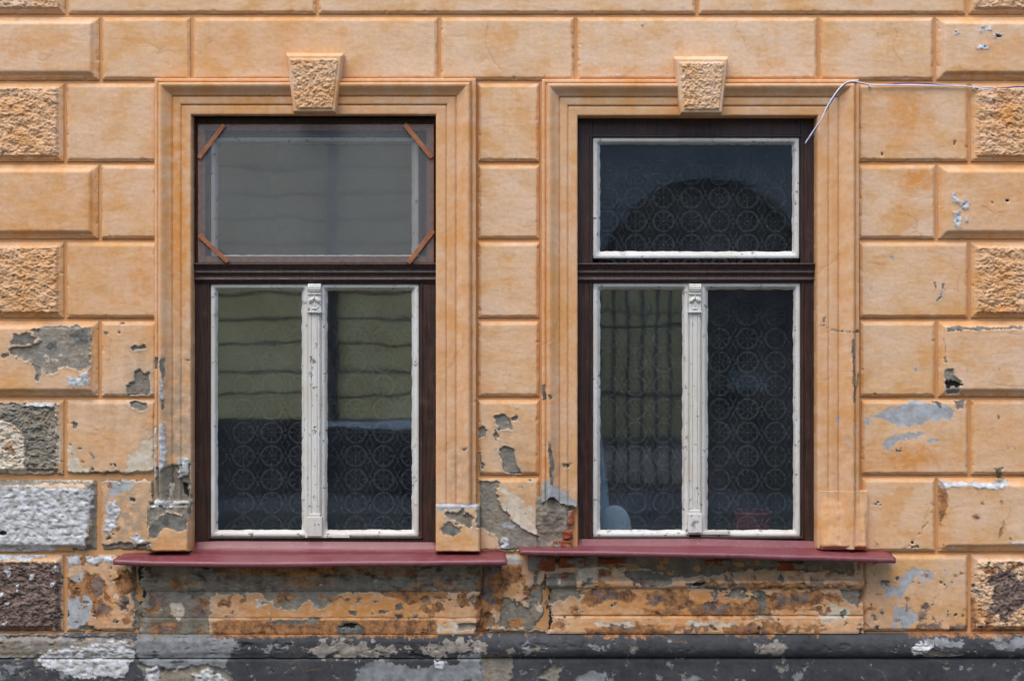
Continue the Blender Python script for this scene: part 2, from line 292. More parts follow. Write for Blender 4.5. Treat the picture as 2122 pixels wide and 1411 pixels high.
HAIR = []
_r = random.Random(12)
def hair(u, v, ang, n, step=9):
    pts = [(u, v)]
    for k in range(n):
        ang += _r.uniform(-.7, .7); u += step * math.cos(ang); v += step * math.sin(ang); pts.append((u, v))
    HAIR.append(np.array(pts))
for q in ((300,90,.2,5),(325,110,.1,4),(1010,52,1.5,12),(1525,40,1.5,6),(1855,60,1.6,9),(80,125,.1,4),(1800,545,.3,4),(1880,440,1.2,6),(1890,470,1.0,4),(1990,570,2.6,4),(2050,790,.05,8),(2090,690,.2,4),
          (180,900,.4,5),(1900,1240,.5,6),(1740,520,1.4,9),(375,560,1.5,12),(960,700,1.6,8),(1160,640,1.5,10),(450,85,2.8,4),(1930,1040,1.6,8),(1720,760,1.4,8),(230,700,1.3,6),
          (640,1250,.1,10),(1500,1240,.1,10),(850,1258,.1,8),(1350,1290,.05,9),(1100,1060,1.3,6),(600,1370,.1,9),(1100,1380,.1,9),(1800,1380,.2,8),(615,1350,1.5,8),(1400,130,.1,4),(2080,440,2.9,6),(2090,1050,1.3,6)):
    hair(*q)
def damage(U, V):
    d = 0.06 + 0.16 * ss(650, 900, V) + 0.22 * ss(1120, 1190, V)
    d += 0.26 * ss(360, 200, U) * ss(760, 960, V)
    d += 0.16 * ss(960, 1000, U) * ss(1200, 1120, U) * ss(800, 960, V)
    d += 0.04 * ss(1760, 1820, U)
    return d

def sd_poly(px, py, poly):
    d = np.full(px.shape, 1e9); inside = np.zeros(px.shape, bool)
    n = len(poly)
    for i in range(n):
        ax, ay = poly[i]; bx, by = poly[(i + 1) % n]
        ex, ey = bx - ax, by - ay
        wx, wy = px - ax, py - ay
        t = np.clip((wx * ex + wy * ey) / (ex * ex + ey * ey + 1e-9), 0, 1)
        d = np.minimum(d, (wx - ex * t) ** 2 + (wy - ey * t) ** 2)
        c = ((ay > py) != (by > py))
        with np.errstate(divide='ignore', invalid='ignore'):
            xin = px < (ex * (py - ay) / (ey if ey != 0 else 1e-9) + ax)
        inside ^= (c & xin)
    d = np.sqrt(d)
    return np.where(inside, d, -d)

def wear(U, V):
    sh = U.shape; u = U.ravel().astype(float); v = V.ravel().astype(float)
    F = {k: np.full(u.shape, -12.0) for k in KINDS}
    w1x = fbm(u / 17, v / 17, 3, 5); w1y = fbm(u / 17, v / 17, 3, 9)
    w2 = fbm(u / 5.0, v / 5.0, 3, 21)
    for kind, poly, warp in PATCH:
        x0, y0 = poly.min(0) - 24; x1, y1 = poly.max(0) + 24
        m = (u > x0) & (u < x1) & (v > y0) & (v < y1)
        if not m.any(): continue
        uu = u[m] + 9 * warp * w1x[m]; vv = v[m] + 9 * warp * w1y[m]
        d = sd_poly(uu, vv, poly) + 3.2 * min(warp, 1.2) * w2[m]
        F[kind][m] = np.maximum(F[kind][m], np.clip(d, -12, 12))
    D = damage(u, v)
    for k, seed, sc, amp in (('peel', 31, 34, 44), ('cream', 47, 26, 40), ('rust', 63, 38, 42), ('slate', 88, 20, 36), ('blue', 103, 40, 40)):
        n = fbm(u / sc, v / sc, 5, seed, 0.6)
        thr = {'peel': 0.66, 'cream': 0.68, 'rust': 0.66, 'slate': 0.68, 'blue': 0.70}[k] - {'peel': .62, 'cream': .45, 'rust': .55, 'slate': .5, 'blue': .5}[k] * D
        if k == 'rust': thr = thr + 1.0 * ss(1308, 1316, v)
        if k == 'cream': thr = thr + .25 * ss(1308, 1316, v) - .36 * ss(1308, 1316, v) * ss(1060, 980, u) * ss(200, 500, u)
        if k == 'blue': thr = thr - .12 * ss(1308, 1316, v)
        F[k] = np.maximum(F[k], np.clip((n - thr) * amp, -12, 8))
    G = {'orange': np.zeros(u.shape), 'grime': np.zeros(u.shape)}
    for kind, cx, cy, rx, ry, st in SOFT:
        m = (np.abs(u - cx) < rx * 2.2) & (np.abs(v - cy) < ry * 2.2)
        if not m.any(): continue
        q = ((u[m] + 16 * w1x[m] - cx) / rx) ** 2 + ((v[m] + 16 * w1y[m] - cy) / ry) ** 2
        G[kind][m] = np.maximum(G[kind][m], st * np.exp(-q * 0.8))
    G['grime'] = np.maximum(G['grime'], np.clip(D - 0.30, 0, 1) * 1.0)
    hr = np.zeros(u.shape)
    for P in HAIR:
        x0, y0 = P.min(0) - 6; x1, y1 = P.max(0) + 6
        m = (u > x0) & (u < x1) & (v > y0) & (v < y1)
        if not m.any(): continue
        uu = u[m] + 4 * w2[m]; vv = v[m] + 4 * w1y[m]; dd = np.full(uu.shape, 1e9)
        for a, b in zip(P[:-1], P[1:]):
            e = b - a; tt = np.clip(((uu - a[0]) * e[0] + (vv - a[1]) * e[1]) / (e @ e), 0, 1)
            dd = np.minimum(dd, (uu - a[0] - e[0] * tt) ** 2 + (vv - a[1] - e[1] * tt) ** 2)
        hr[m] = np.maximum(hr[m], np.exp(-dd / 1.7))
    F['hair'] = hr
    disp = np.zeros(u.shape)
    for k in KINDS:
        m = ss(-0.9, 1.1, F[k])
        if k == 'dark': disp += DISP[k] * m
        else: disp = disp * (1 - m) + DISP[k] * m
    for k, am in (('peel', .0030), ('slate', .0015), ('white', .0015)):
        disp += am * ss(-4.5, -1.2, F[k]) * (1 - ss(-1.0, .4, F[k])) * (.4 + .9 * np.clip(w2 + .4, 0, 1))
    disp -= .0010 * hr
    pm = ss(0, 2, F['peel']) + ss(0, 2, F['white'])
    disp += pm * 0.0035 * fbm(u / 6, v / 6, 4, 77) + ss(0, 3, F['white']) * (.007 * fbm(u / 15, v / 10, 4, 78, .6) - .006 * ss(.18, .3, fbm(u / 11, v / 8, 3, 79)))
    F['tone_big'] = .5 + .5 * fbm(u / 250, v / 190, 4, 501)
    F['tone_med'] = .5 + .5 * fbm(u / 70 + .3 * w1x, v / 52 + .3 * w1y, 4, 511, .48)
    F['tone_run'] = .5 + .5 * fbm(u / 22, v / 170, 4, 521, .6)
    F['tone_mott'] = .5 + .5 * fbm(u / 20, v / 20, 4, 531, .65)
    F.update(G); F['disp'] = disp
    return {k: a.reshape(sh) for k, a in F.items()}
ATTRS = KINDS + ('orange', 'grime', 'tone_big', 'tone_med', 'tone_run', 'tone_mott', 'hair')

# ------------------------------------------------------------------ object helpers
def link(o, parent=None):
    COL.objects.link(o)
    if parent is not None: o.parent = parent
    return o
def empty(name, loc=(0, 0, 0)):
    o = bpy.data.objects.new(name, None); o.location = loc; o.empty_display_size = .2
    return link(o)
def tag(o, label=None, cat=None, group=None, kind=None):
    if label: o['label'] = label
    if cat: o['category'] = cat
    if group: o['group'] = group
    if kind: o['kind'] = kind
    return o
def raw_mesh(name, co, quads, mat, parent=None, attrs=None, smooth=True):
    me = bpy.data.meshes.new(name)
    co = np.asarray(co, dtype=np.float32); quads = np.asarray(quads, dtype=np.int32)
    me.vertices.add(len(co)); me.vertices.foreach_set('co', co.ravel())
    nf = len(quads)
    me.loops.add(nf * 4); me.loops.foreach_set('vertex_index', quads.ravel())
    me.polygons.add(nf); me.polygons.foreach_set('loop_start', np.arange(0, nf * 4, 4, dtype=np.int32))
    try: me.polygons.foreach_set('loop_total', np.full(nf, 4, dtype=np.int32))
    except Exception: pass
    if smooth: me.polygons.foreach_set('use_smooth', np.ones(nf, dtype=bool))
    me.update(calc_edges=True)
    if attrs:
        for k, a in attrs.items():
            at = me.attributes.new(k, 'FLOAT', 'POINT'); at.data.foreach_set('value', np.asarray(a, dtype=np.float32).ravel())
    me.materials.append(mat)
    return link(bpy.data.objects.new(name, me), parent)
def grid_quads(nr, nc, off=0):
    i = np.arange(nr - 1)[:, None] * nc + np.arange(nc - 1)[None, :]
    return np.stack([i, i + nc, i + nc + 1, i + 1], -1).reshape(-1, 4) + off
def to_world(U, V, H):
    return np.stack([(U - UC) * S, -H, ZC - (V - VC) * S], -1).reshape(-1, 3)
def inview(u0, u1, v0, v1): return u1 > -12 and u0 < 2134 and v1 > -12 and v0 < 1424
def lines(a, b, sp, edge=(0, 1.3, 2.6, 4, 5.5, 7.5, 10)):
    L = b - a
    e = [x for x in edge if x < L / 2 - 1]
    n = max(2, int(round((L - 2 * e[-1]) / sp)) + 1)
    mid = np.linspace(a + e[-1], b - e[-1], n)
    return np.concatenate([[a + x for x in e[:-1]], mid, [b - x for x in e[:-1]][::-1]])
def relief(name, us, vs, hfun, mat, parent, umap=None, back=-0.035, worn=True, rim=None, tint=False):
    U, V = np.meshgrid(us, vs)
    if umap: U, V = umap(U, V)
    F = wear(U, V)
    H = hfun(U, V) + (F['disp'] if worn else 0)
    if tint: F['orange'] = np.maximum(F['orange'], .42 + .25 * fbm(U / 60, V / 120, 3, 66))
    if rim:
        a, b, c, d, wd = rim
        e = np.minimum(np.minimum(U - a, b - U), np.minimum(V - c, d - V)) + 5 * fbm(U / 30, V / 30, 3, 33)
        F['orange'] = np.maximum(F['orange'], .55 * ss(wd, 1, e))  # deeper orange edge paint, also putting the bevels' warm shade into the colour
    A = {k: np.pad(F[k], 1, mode='edge') for k in ATTRS}
    Up = np.pad(U, 1, mode='edge'); Vp = np.pad(V, 1, mode='edge')
    Hp = np.pad(H, 1, mode='constant', constant_values=back)
    return raw_mesh(name, to_world(Up, Vp, Hp), grid_quads(*Up.shape), mat, parent, A)

def box_bm(bm, x0, x1, y0, y1, z0, z1, bev=0.0):
    r = bmesh.ops.create_cube(bm, size=1.0)
    vs = r['verts']
    for v in vs:
        v.co = ((x0 + x1) / 2 + v.co.x * (x1 - x0), (y0 + y1) / 2 + v.co.y * (y1 - y0), (z0 + z1) / 2 + v.co.z * (z1 - z0))
    if bev > 0:
        es = list({e for v in vs for e in v.link_edges})
        bmesh.ops.bevel(bm, geom=es, offset=bev, segments=2, affect='EDGES', profile=0.6)
def bm_obj(name, bm, mat, parent=None, smooth=False):
    me = bpy.data.meshes.new(name); bm.to_mesh(me); bm.free(); me.materials.append(mat)
    if smooth:
        me.polygons.foreach_set('use_smooth', np.ones(len(me.polygons), dtype=bool))
    return link(bpy.data.objects.new(name, me), parent)
def boxes(name, lst, mat, parent=None, bev=0.0):
    bm = bmesh.new()
    for b in lst: box_bm(bm, *b, bev=bev)
    return bm_obj(name, bm, mat, parent)
def pbox(u0, u1, v0, v1, y0, y1):
    """box whose front face (nearest the street, y0) shows at the measured place"""
    a = W(u0, v1, y0); b = W(u1, v0, y0)
    return (a[0], b[0], y0, y1, a[2], b[2])
def tube(name, pts, r, mat, parent=None, n=8, closed=False, taper=None):
    pts = [np.array(p, float) for p in pts]; co = []; N = len(pts)
    for i, p in enumerate(pts):
        t = pts[min(i + 1, N - 1)] - pts[max(i - 1, 0)]; t /= (np.linalg.norm(t) + 1e-9)
        a = np.cross(t, (0, 1, 0)); 
        if np.linalg.norm(a) < 1e-3: a = np.cross(t, (1, 0, 0))
        a /= np.linalg.norm(a); b = np.cross(t, a)
        rr = r * (taper(i / (N - 1)) if taper else 1)
        for k in range(n):
            th = 2 * math.pi * k / n
            co.append(p + rr * (math.cos(th) * a + math.sin(th) * b))
    q = [[i * n + k, i * n + (k + 1) % n, (i + 1) * n + (k + 1) % n, (i + 1) * n + k] for i in range(N - 1) for k in range(n)]
    return raw_mesh(name, co, q, mat, parent)
def smooth_path(pts, m=6):
    out = []
    P = [np.array(p, float) for p in pts]
    for i in range(len(P) - 1):
        p0 = P[max(i - 1, 0)]; p1 = P[i]; p2 = P[i + 1]; p3 = P[min(i + 2, len(P) - 1)]
        for k in range(m):
            t = k / m
            out.append(0.5 * ((2 * p1) + (-p0 + p2) * t + (2 * p0 - 5 * p1 + 4 * p2 - p3) * t * t + (-p0 + 3 * p1 - 3 * p2 + p3) * t ** 3))
    out.append(P[-1]); return out

# ------------------------------------------------------------------ materials
class NT:
    def __init__(self, name):
        self.m = bpy.data.materials.new(name); self.m.use_nodes = True
        self.t = self.m.node_tree; self.n = self.t.nodes; self.l = self.t.links
        self.bsdf = self.n['Principled BSDF']; self.out = self.n['Material Output']
        self.pos = self.new('ShaderNodeNewGeometry').outputs['Position']
    def new(self, ty, **kw):
        x = self.n.new(ty)
        for k, v in kw.items(): setattr(x, k, v)
        return x
    def put(self, sock, v):
        if isinstance(v, bpy.types.NodeSocket): self.l.new(v, sock)
        elif v is not None:
            if isinstance(v, (tuple, list)) and len(v) == 3 and sock.type == 'RGBA': v = (*v, 1)
            sock.default_value = v
    def math(self, op, a, b=None, c=None):
        x = self.new('ShaderNodeMath', operation=op)
        for s, v in zip(x.inputs, (a, b, c)): self.put(s, v)
        return x.outputs[0]
    def mix(self, f, a, b, blend='MIX'):
        x = self.new('ShaderNodeMix', data_type='RGBA', blend_type=blend)
        self.put(x.inputs['Factor'], f); self.put(x.inputs[6], a); self.put(x.inputs[7], b)
        return x.outputs[2]
    def noise(self, scale, detail=3, rough=0.5, vec=None, stretch=None, dist=0.0):
        x = self.new('ShaderNodeTexNoise'); x.inputs['Scale'].default_value = scale
        x.inputs['Detail'].default_value = detail; x.inputs['Roughness'].default_value = rough; x.inputs['Distortion'].default_value = dist
        v = vec if vec is not None else self.pos
        if stretch:
            mp = self.new('ShaderNodeMapping'); mp.inputs['Scale'].default_value = stretch
            self.l.new(v, mp.inputs[0]); v = mp.outputs[0]
        self.l.new(v, x.inputs['Vector']); return x.outputs[0]
    def voro(self, scale, feature='F1', vec=None):
        x = self.new('ShaderNodeTexVoronoi', feature=feature); x.inputs['Scale'].default_value = scale
        self.l.new(vec if vec is not None else self.pos, x.inputs['Vector']); return x.outputs[0]
    def rng(self, v, a, b, c=0.0, d=1.0, smooth=False):
        x = self.new('ShaderNodeMapRange'); x.clamp = True
        if smooth: x.interpolation_type = 'SMOOTHSTEP'
        self.put(x.inputs[0], v)
        for i, k in enumerate((a, b, c, d)): x.inputs[i + 1].default_value = k
        return x.outputs[0]
    def attr(self, name):
        x = self.new('ShaderNodeAttribute'); x.attribute_name = name; return x.outputs['Fac']
    def bump(self, h, dist, strength=1.0, normal=None):
        x = self.new('ShaderNodeBump'); x.inputs['Strength'].default_value = strength; x.inputs['Distance'].default_value = dist
        self.put(x.inputs['Height'], h)
        if normal is not None: self.l.new(normal, x.inputs['Normal'])
        return x.outputs[0]
    def done(self, col=None, rough=None, normal=None, spec=None):
        self.put(self.bsdf.inputs['Base Color'], col); self.put(self.bsdf.inputs['Roughness'], rough)
        if normal is not None: self.l.new(normal, self.bsdf.inputs['Normal'])
        if spec is not None: self.bsdf.inputs['Specular IOR Level'].default_value = spec
        return self.m

def facade_material(name, c_pale, c_mid, c_deep, dark_plinth=False):
    t = NT(name)
    big = t.attr('tone_big'); med = t.attr('tone_med'); fine = t.noise(60, 3, .6)
    streak = t.attr('tone_run'); brush = t.noise(11, 4, .66, stretch=(1.6, 1, 5)); mott = t.attr('tone_mott')
    col = t.mix(t.rng(big, .38, .64), c_pale, c_mid)
    col = t.mix(t.math('MULTIPLY', t.rng(med, .48, .72), .55), col, c_deep)
    col = t.mix(t.math('MULTIPLY', t.rng(streak, .54, .78), .28), col, c_deep)
    col = t.mix(t.math('MULTIPLY', t.rng(med, .48, .28), .5), col, (.69, .475, .33) if not dark_plinth else c_pale)
    col = t.mix(t.math('MULTIPLY', t.math('MULTIPLY', t.rng(med, .58, .61), t.rng(big, .42, .6)), .38), col, c_deep)
    col = t.mix(t.math('MULTIPLY', t.rng(mott, .58, .76), .14), col, c_deep)
    oi = t.new('ShaderNodeObjectInfo')
    col = t.mix(t.rng(oi.outputs['Random'], 0, 1, 0, .22), col, c_deep if not dark_plinth else c_pale)
    # worn pale rub marks
    rub = t.math('MULTIPLY', t.rng(brush, .60, .74), .10)
    col = t.mix(rub, col, (.62, .49, .36) if not dark_plinth else (.16, .16, .17))
    # small dark specks
    sp = t.voro(26); spm = t.math('MULTIPLY', t.rng(sp, .035, .06, 1, 0), t.rng(med, .5, .6))
    col = t.mix(t.math('MULTIPLY', spm, .75), col, (.12, .075, .04))
    if not dark_plinth:
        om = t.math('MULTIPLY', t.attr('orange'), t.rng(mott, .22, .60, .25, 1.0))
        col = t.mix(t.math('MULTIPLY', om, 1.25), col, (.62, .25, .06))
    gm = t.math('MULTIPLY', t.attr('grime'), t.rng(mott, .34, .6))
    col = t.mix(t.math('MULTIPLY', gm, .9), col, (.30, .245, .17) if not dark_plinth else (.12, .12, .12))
    # sandy grain of the render, and dirty margins round the losses
    col = t.mix(t.rng(fine, .36, .66, .0, .16), col, (.36, .205, .09) if not dark_plinth else (.02, .02, .02))
    # paint and render layers
    jag = t.noise(85, 4, .68)
    jsum = t.math('MULTIPLY', t.math('SUBTRACT', jag, .5), 8.0)
    def mask(k, lo=-.5, hi=.5, gain=1.0):
        return t.rng(t.math('ADD', t.attr(k), t.math('MULTIPLY', jsum, gain)), lo, hi)
    sand = t.noise(330, 2, .7); sand_b = fine
    peelc = t.mix(t.rng(mott, .3, .7), (.175, .14, .095), (.35, .285, .20))
    peelc = t.mix(t.rng(med, .45, .62, 0, .55), peelc, (.20, .185, .16))
    peelc = t.mix(t.math('MULTIPLY', t.attr('grime'), t.rng(streak, .34, .62, .35, 1.0)), peelc, (.105, .082, .045))
    peelc = t.mix(t.math('MULTIPLY', t.rng(jag, .64, .67), .55), peelc, (.48, .38, .26))
    peelc = t.mix(t.math('MULTIPLY', t.rng(sand, .45, .75), .5), peelc, (.36, .31, .24))
    creamc = t.mix(t.rng(mott, .35, .65), (.50, .37, .24), (.62, .53, .40)) if not dark_plinth else t.mix(t.rng(mott, .3, .7), (.17, .14, .11), (.36, .30, .235))
    bluec = t.mix(t.rng(mott, .35, .7), (.30, .29, .268), (.43, .42, .40)) if not dark_plinth else t.mix(t.rng(mott, .35, .7), (.15, .147, .138), (.27, .265, .25))
    umberc = t.mix(t.rng(mott, .35, .68), (.10, .064, .05), (.24, .16, .12))
    umberc = t.mix(t.math('MULTIPLY', t.rng(jag, .55, .66), .5), umberc, (.30, .21, .16))
    rustc = t.mix(t.rng(mott, .35, .65), (.13, .058, .028), (.40, .175, .06))
    rustc = t.mix(t.math('MULTIPLY', t.rng(jag, .52, .66), .6), rustc, (.52, .28, .12))
    slatec = t.mix(t.rng(mott, .35, .7), (.10, .088, .066), (.22, .20, .16))
    whitec = t.mix(t.rng(mott, .32, .7), (.38, .345, .30), (.68, .66, .63))
    whitec = t.mix(t.math('MULTIPLY', t.rng(jag, .60, .68), .7), whitec, (.30, .27, .23))
    layers = (('peel', peelc, 1.0, .5), ('cream', creamc, 2.0, 1.2), ('blue', bluec, 2.2, 1.4), ('rust', rustc, 1.8, 2.4), ('umber', umberc, 1.8, 2.2), ('slate', slatec, 1.3, .6), ('white', whitec, 1.7, .8))
    halo = t.math('MULTIPLY', t.rng(t.attr('peel'), -11, -1), t.rng(mott, .30, .62))
    col = t.mix(t.math('MULTIPLY', halo, .5), col, (.40, .295, .19) if not dark_plinth else (.09, .085, .08))
    rimc = (.55, .47, .36) if not dark_plinth else (.34, .32, .29)
    rough_h = None
    for k, c, g, sf in layers:
        if k == 'peel':
            rim = t.mask = mask(k, -2.4, -1.4, g)
            col = t.mix(t.math('MULTIPLY', rim, .55), col, rimc)
        m = mask(k, -sf, sf, gain=g)
        col = t.mix(m, col, c)
        if k == 'peel': pm = m
        if k == 'white': wm = m
    col = t.mix(t.math('MULTIPLY', t.attr('hair'), .32), col, (.26, .14, .06))
    dm = mask('dark', gain=.4)
    col = t.mix(dm, col, (.022, .018, .013))
    # relief too fine for the mesh
    h = t.math('ADD', t.math('MULTIPLY', brush, .30), t.math('MULTIPLY', jag, .30))
    h = t.math('ADD', h, t.math('MULTIPLY', fine, .22))
    grain = t.math('MULTIPLY', t.math('ADD', sand, t.math('MULTIPLY', sand_b, 2.0)), t.math('ADD', t.math('MULTIPLY', pm, .7), t.math('MULTIPLY', wm, .6)))
    h = t.math('ADD', h, grain)
    nrm = t.bump(h, 0.0042, 0.7)
    return t.done(col, t.rng(fine, .3, .7, .78, .95), nrm, .25)

M = {}
M['facade'] = facade_material('peach_limewash', (.685, .465, .295), (.67, .405, .215), (.62, .30, .095))
M['plinth'] = facade_material('dark_plinth_paint', (.055, .053, .052), (.037, .036, .0355), (.024, .0235, .023), True)

def simple(name, c1, c2, scale=8, rough=.8, bumpd=.002, bscale=40, stretch=None, spec=.4):
    t = NT(name)
    n = t.noise(scale, 5, .6, stretch=stretch)
    col = t.mix(t.rng(n, .35, .68), c1, c2)
    b = t.bump(t.noise(bscale, 5, .6, stretch=stretch), bumpd, .8)
    return t.done(col, rough, b, spec)
M['mortar'] = simple('groove_render', (.52, .245, .09), (.58, .30, .125), 5, .9, .003, 30)
def brick_mat():
    t = NT('worn_red_brick')
    n = t.noise(22, 4, .65); col = t.mix(t.rng(n, .35, .65), (.15, .036, .018), (.36, .095, .036))
    col = t.mix(t.rng(t.noise(14, 5, .68), .50, .56), col, t.mix(t.rng(n, .3, .7), (.17, .14, .11), (.30, .26, .21)))
    return t.done(col, .92, t.bump(t.noise(90, 4, .7), .006, .9), .2)
M['brick'] = brick_mat()
M['asphalt'] = simple('asphalt', (.045, .045, .047), (.065, .064, .062), 3, .9, .004, 120)
M['paving'] = simple('paving_concrete', (.12, .118, .112), (.17, .165, .155), 4, .9, .003, 60)
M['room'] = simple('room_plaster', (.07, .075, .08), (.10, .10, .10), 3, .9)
M['khaki'] = simple('khaki_limewash', (.72, .55, .24), (.88, .70, .33), 2.2, .9, .004, 9)
M['greywash'] = simple('pale_grey_limewash', (.11, .12, .135), (.15, .16, .175), 1.2, .9, .004, 9)
M['base_dark'] = simple('dark_base_stone', (.022, .023, .026), (.04, .04, .044), 2, .8, .004, 12)
M['cap'] = simple('pale_stone_cap', (.62, .66, .68), (.74, .77, .78), 2, .7)
M['iron'] = simple('black_iron', (.02, .02, .022), (.035, .034, .034), 12, .6)
M['gatewood'] = simple('dark_gate_wood', (.035, .03, .028), (.06, .05, .045), 6, .7)
M['roof'] = simple('clay_roof', (.25, .09, .05), (.32, .13, .07), 4, .85)

def brown_wood():
    t = NT('dark_brown_window_wood')
    n = t.noise(7, 6, .65, stretch=(12, 12, .7)); n2 = t.noise(22, 5, .6); f = t.noise(120, 3, .6, stretch=(1, 1, .15))
    col = t.mix(t.rng(n, .38, .66), (.015, .0072, .0045), (.062, .022, .011))
    col = t.mix(t.math('MULTIPLY', t.rng(n2, .56, .72), .4), col, (.105, .046, .027))
    ch = t.math('MULTIPLY', t.rng(t.noise(70, 4, .7, stretch=(1, 1, .3)), .68, .72), t.rng(n2, .48, .6))
    col = t.mix(t.math('MULTIPLY', ch, .7), col, (.24, .18, .13))
    b = t.bump(t.math('ADD', n, f), .002, .8)
    return t.done(col, t.rng(n2, .3, .7, .38, .62), b, .45)
M['brown'] = brown_wood()
def cream_wood():
    t = NT('cream_window_paint')
    n = t.noise(5, 5, .6); st = t.noise(16, 5, .65, stretch=(6, 6, .5)); n2 = t.noise(34, 5, .7)
    col = t.mix(t.rng(n, .35, .65), (.56, .505, .415), (.63, .595, .525))
    col = t.mix(t.math('MULTIPLY', t.rng(st, .54, .7), .4), col, (.36, .32, .255))
    ch = t.rng(t.math('ADD', n2, t.math('MULTIPLY', t.rng(n, .4, .65), .05)), .63, .665)
    col = t.mix(t.math('MULTIPLY', ch, .85), col, (.15, .115, .08))
    b = t.bump(t.math('SUBTRACT', t.math('ADD', st, t.math('MULTIPLY', n2, .5)), ch), .002, .8)
    return t.done(col, .62, b, .35)
M['cream'] = cream_wood()
M['screenwood'] = simple('reddish_lath_wood', (.17, .065, .035), (.30, .13, .075), 5, .75, .002, 30, stretch=(8, 8, 8))
M['bracewood'] = simple('orange_brown_lath', (.24, .075, .025), (.36, .13, .05), 30, .7, .002, 60)
M['oldwood'] = simple('bare_old_wood', (.16, .085, .035), (.28, .16, .07), 6, .85, .003, 30, stretch=(14, 14, 1))
def sill_paint():
    t = NT('oxblood_metal_paint')
    n = t.noise(5, 5, .6, stretch=(1, 4, 1)); n2 = t.noise(75, 5, .72); n3 = t.noise(30, 5, .7)
    col = t.mix(t.rng(n, .35, .68), (.145, .028, .031), (.19, .044, .048))
    col = t.mix(t.math('MULTIPLY', t.rng(n3, .46, .72), .38), col, (.25, .115, .12))
    ch = t.rng(n2, .655, .685)
    col = t.mix(ch, col, (.42, .36, .36))
    col = t.mix(t.math('MULTIPLY', t.rng(t.noise(38, 4, .7), .64, .68), .7), col, (.07, .028, .02))
    return t.done(col, t.rng(n3, .3, .7, .34, .55), t.bump(t.noise(5, 2, .5), .002, .6), .5)
M['sill'] = sill_paint()
def glass_mat(name, wav, dirt, refl):
    t = NT(name)
    b = t.bump(t.noise(2.6, 2, .45, stretch=(1.0, 1, 1.6)), wav, 1.0)
    gl = t.new('ShaderNodeBsdfGlossy'); gl.inputs['Roughness'].default_value = .03
    gl.inputs['Color'].default_value = (1, 1, .98, 1); t.l.new(b, gl.inputs['Normal'])
    tr = t.new('ShaderNodeBsdfTransparent'); tr.inputs['Color'].default_value = (.95, .97, .97, 1)
    lw = t.new('ShaderNodeLayerWeight'); lw.inputs['Blend'].default_value = .5
    fac = t.math('MULTIPLY_ADD', t.math('POWER', lw.outputs['Facing'], 5.0), 1.0 - refl, refl)
    mx = t.new('ShaderNodeMixShader'); t.l.new(fac, mx.inputs[0]); t.l.new(tr.outputs[0], mx.inputs[1]); t.l.new(gl.outputs[0], mx.inputs[2])
    df = t.new('ShaderNodeBsdfDiffuse'); df.inputs['Color'].default_value = (.50, .52, .54, 1)
    d2 = t.math('MULTIPLY', t.rng(t.noise(4, 5, .65), .35, .75), dirt)
    mx2 = t.new('ShaderNodeMixShader'); t.l.new(d2, mx2.inputs[0]); t.l.new(mx.outputs[0], mx2.inputs[1]); t.l.new(df.outputs[0], mx2.inputs[2])
    t.l.new(mx2.outputs[0], t.out.inputs['Surface']); return t.m
M['glass'] = glass_mat('old_window_glass', .0006, .018, .135)
def screen_mat():
    t = NT('insect_mesh')
    mp = t.new('ShaderNodeSeparateXYZ'); t.l.new(t.pos, mp.inputs[0])
    wx = t.math('SINE', t.math('MULTIPLY', mp.outputs[0], 3400)); wz = t.math('SINE', t.math('MULTIPLY', mp.outputs[2], 3400))
    weave = t.math('MAXIMUM', wx, wz)
    diag = t.math('SINE', t.math('MULTIPLY', t.math('ADD', mp.outputs[0], t.math('MULTIPLY', mp.outputs[2], .32)), 520))
    fac = t.math('ADD', t.rng(weave, -.2, .9, .38, .50), t.math('ADD', t.math('MULTIPLY', diag, .018), t.rng(t.noise(3.5, 4, .6), .3, .7, -.06, .06)))
    df = t.new('ShaderNodeBsdfDiffuse'); df.inputs['Color'].default_value = (.20, .195, .18, 1)
    tr = t.new('ShaderNodeBsdfTransparent'); mx = t.new('ShaderNodeMixShader')
    t.l.new(fac, mx.inputs[0]); t.l.new(tr.outputs[0], mx.inputs[1]); t.l.new(df.outputs[0], mx.inputs[2])
    t.l.new(mx.outputs[0], t.out.inputs['Surface']); return t.m
M['mesh'] = screen_mat()
LY = 0.19       # lace curtain distance behind the wall face
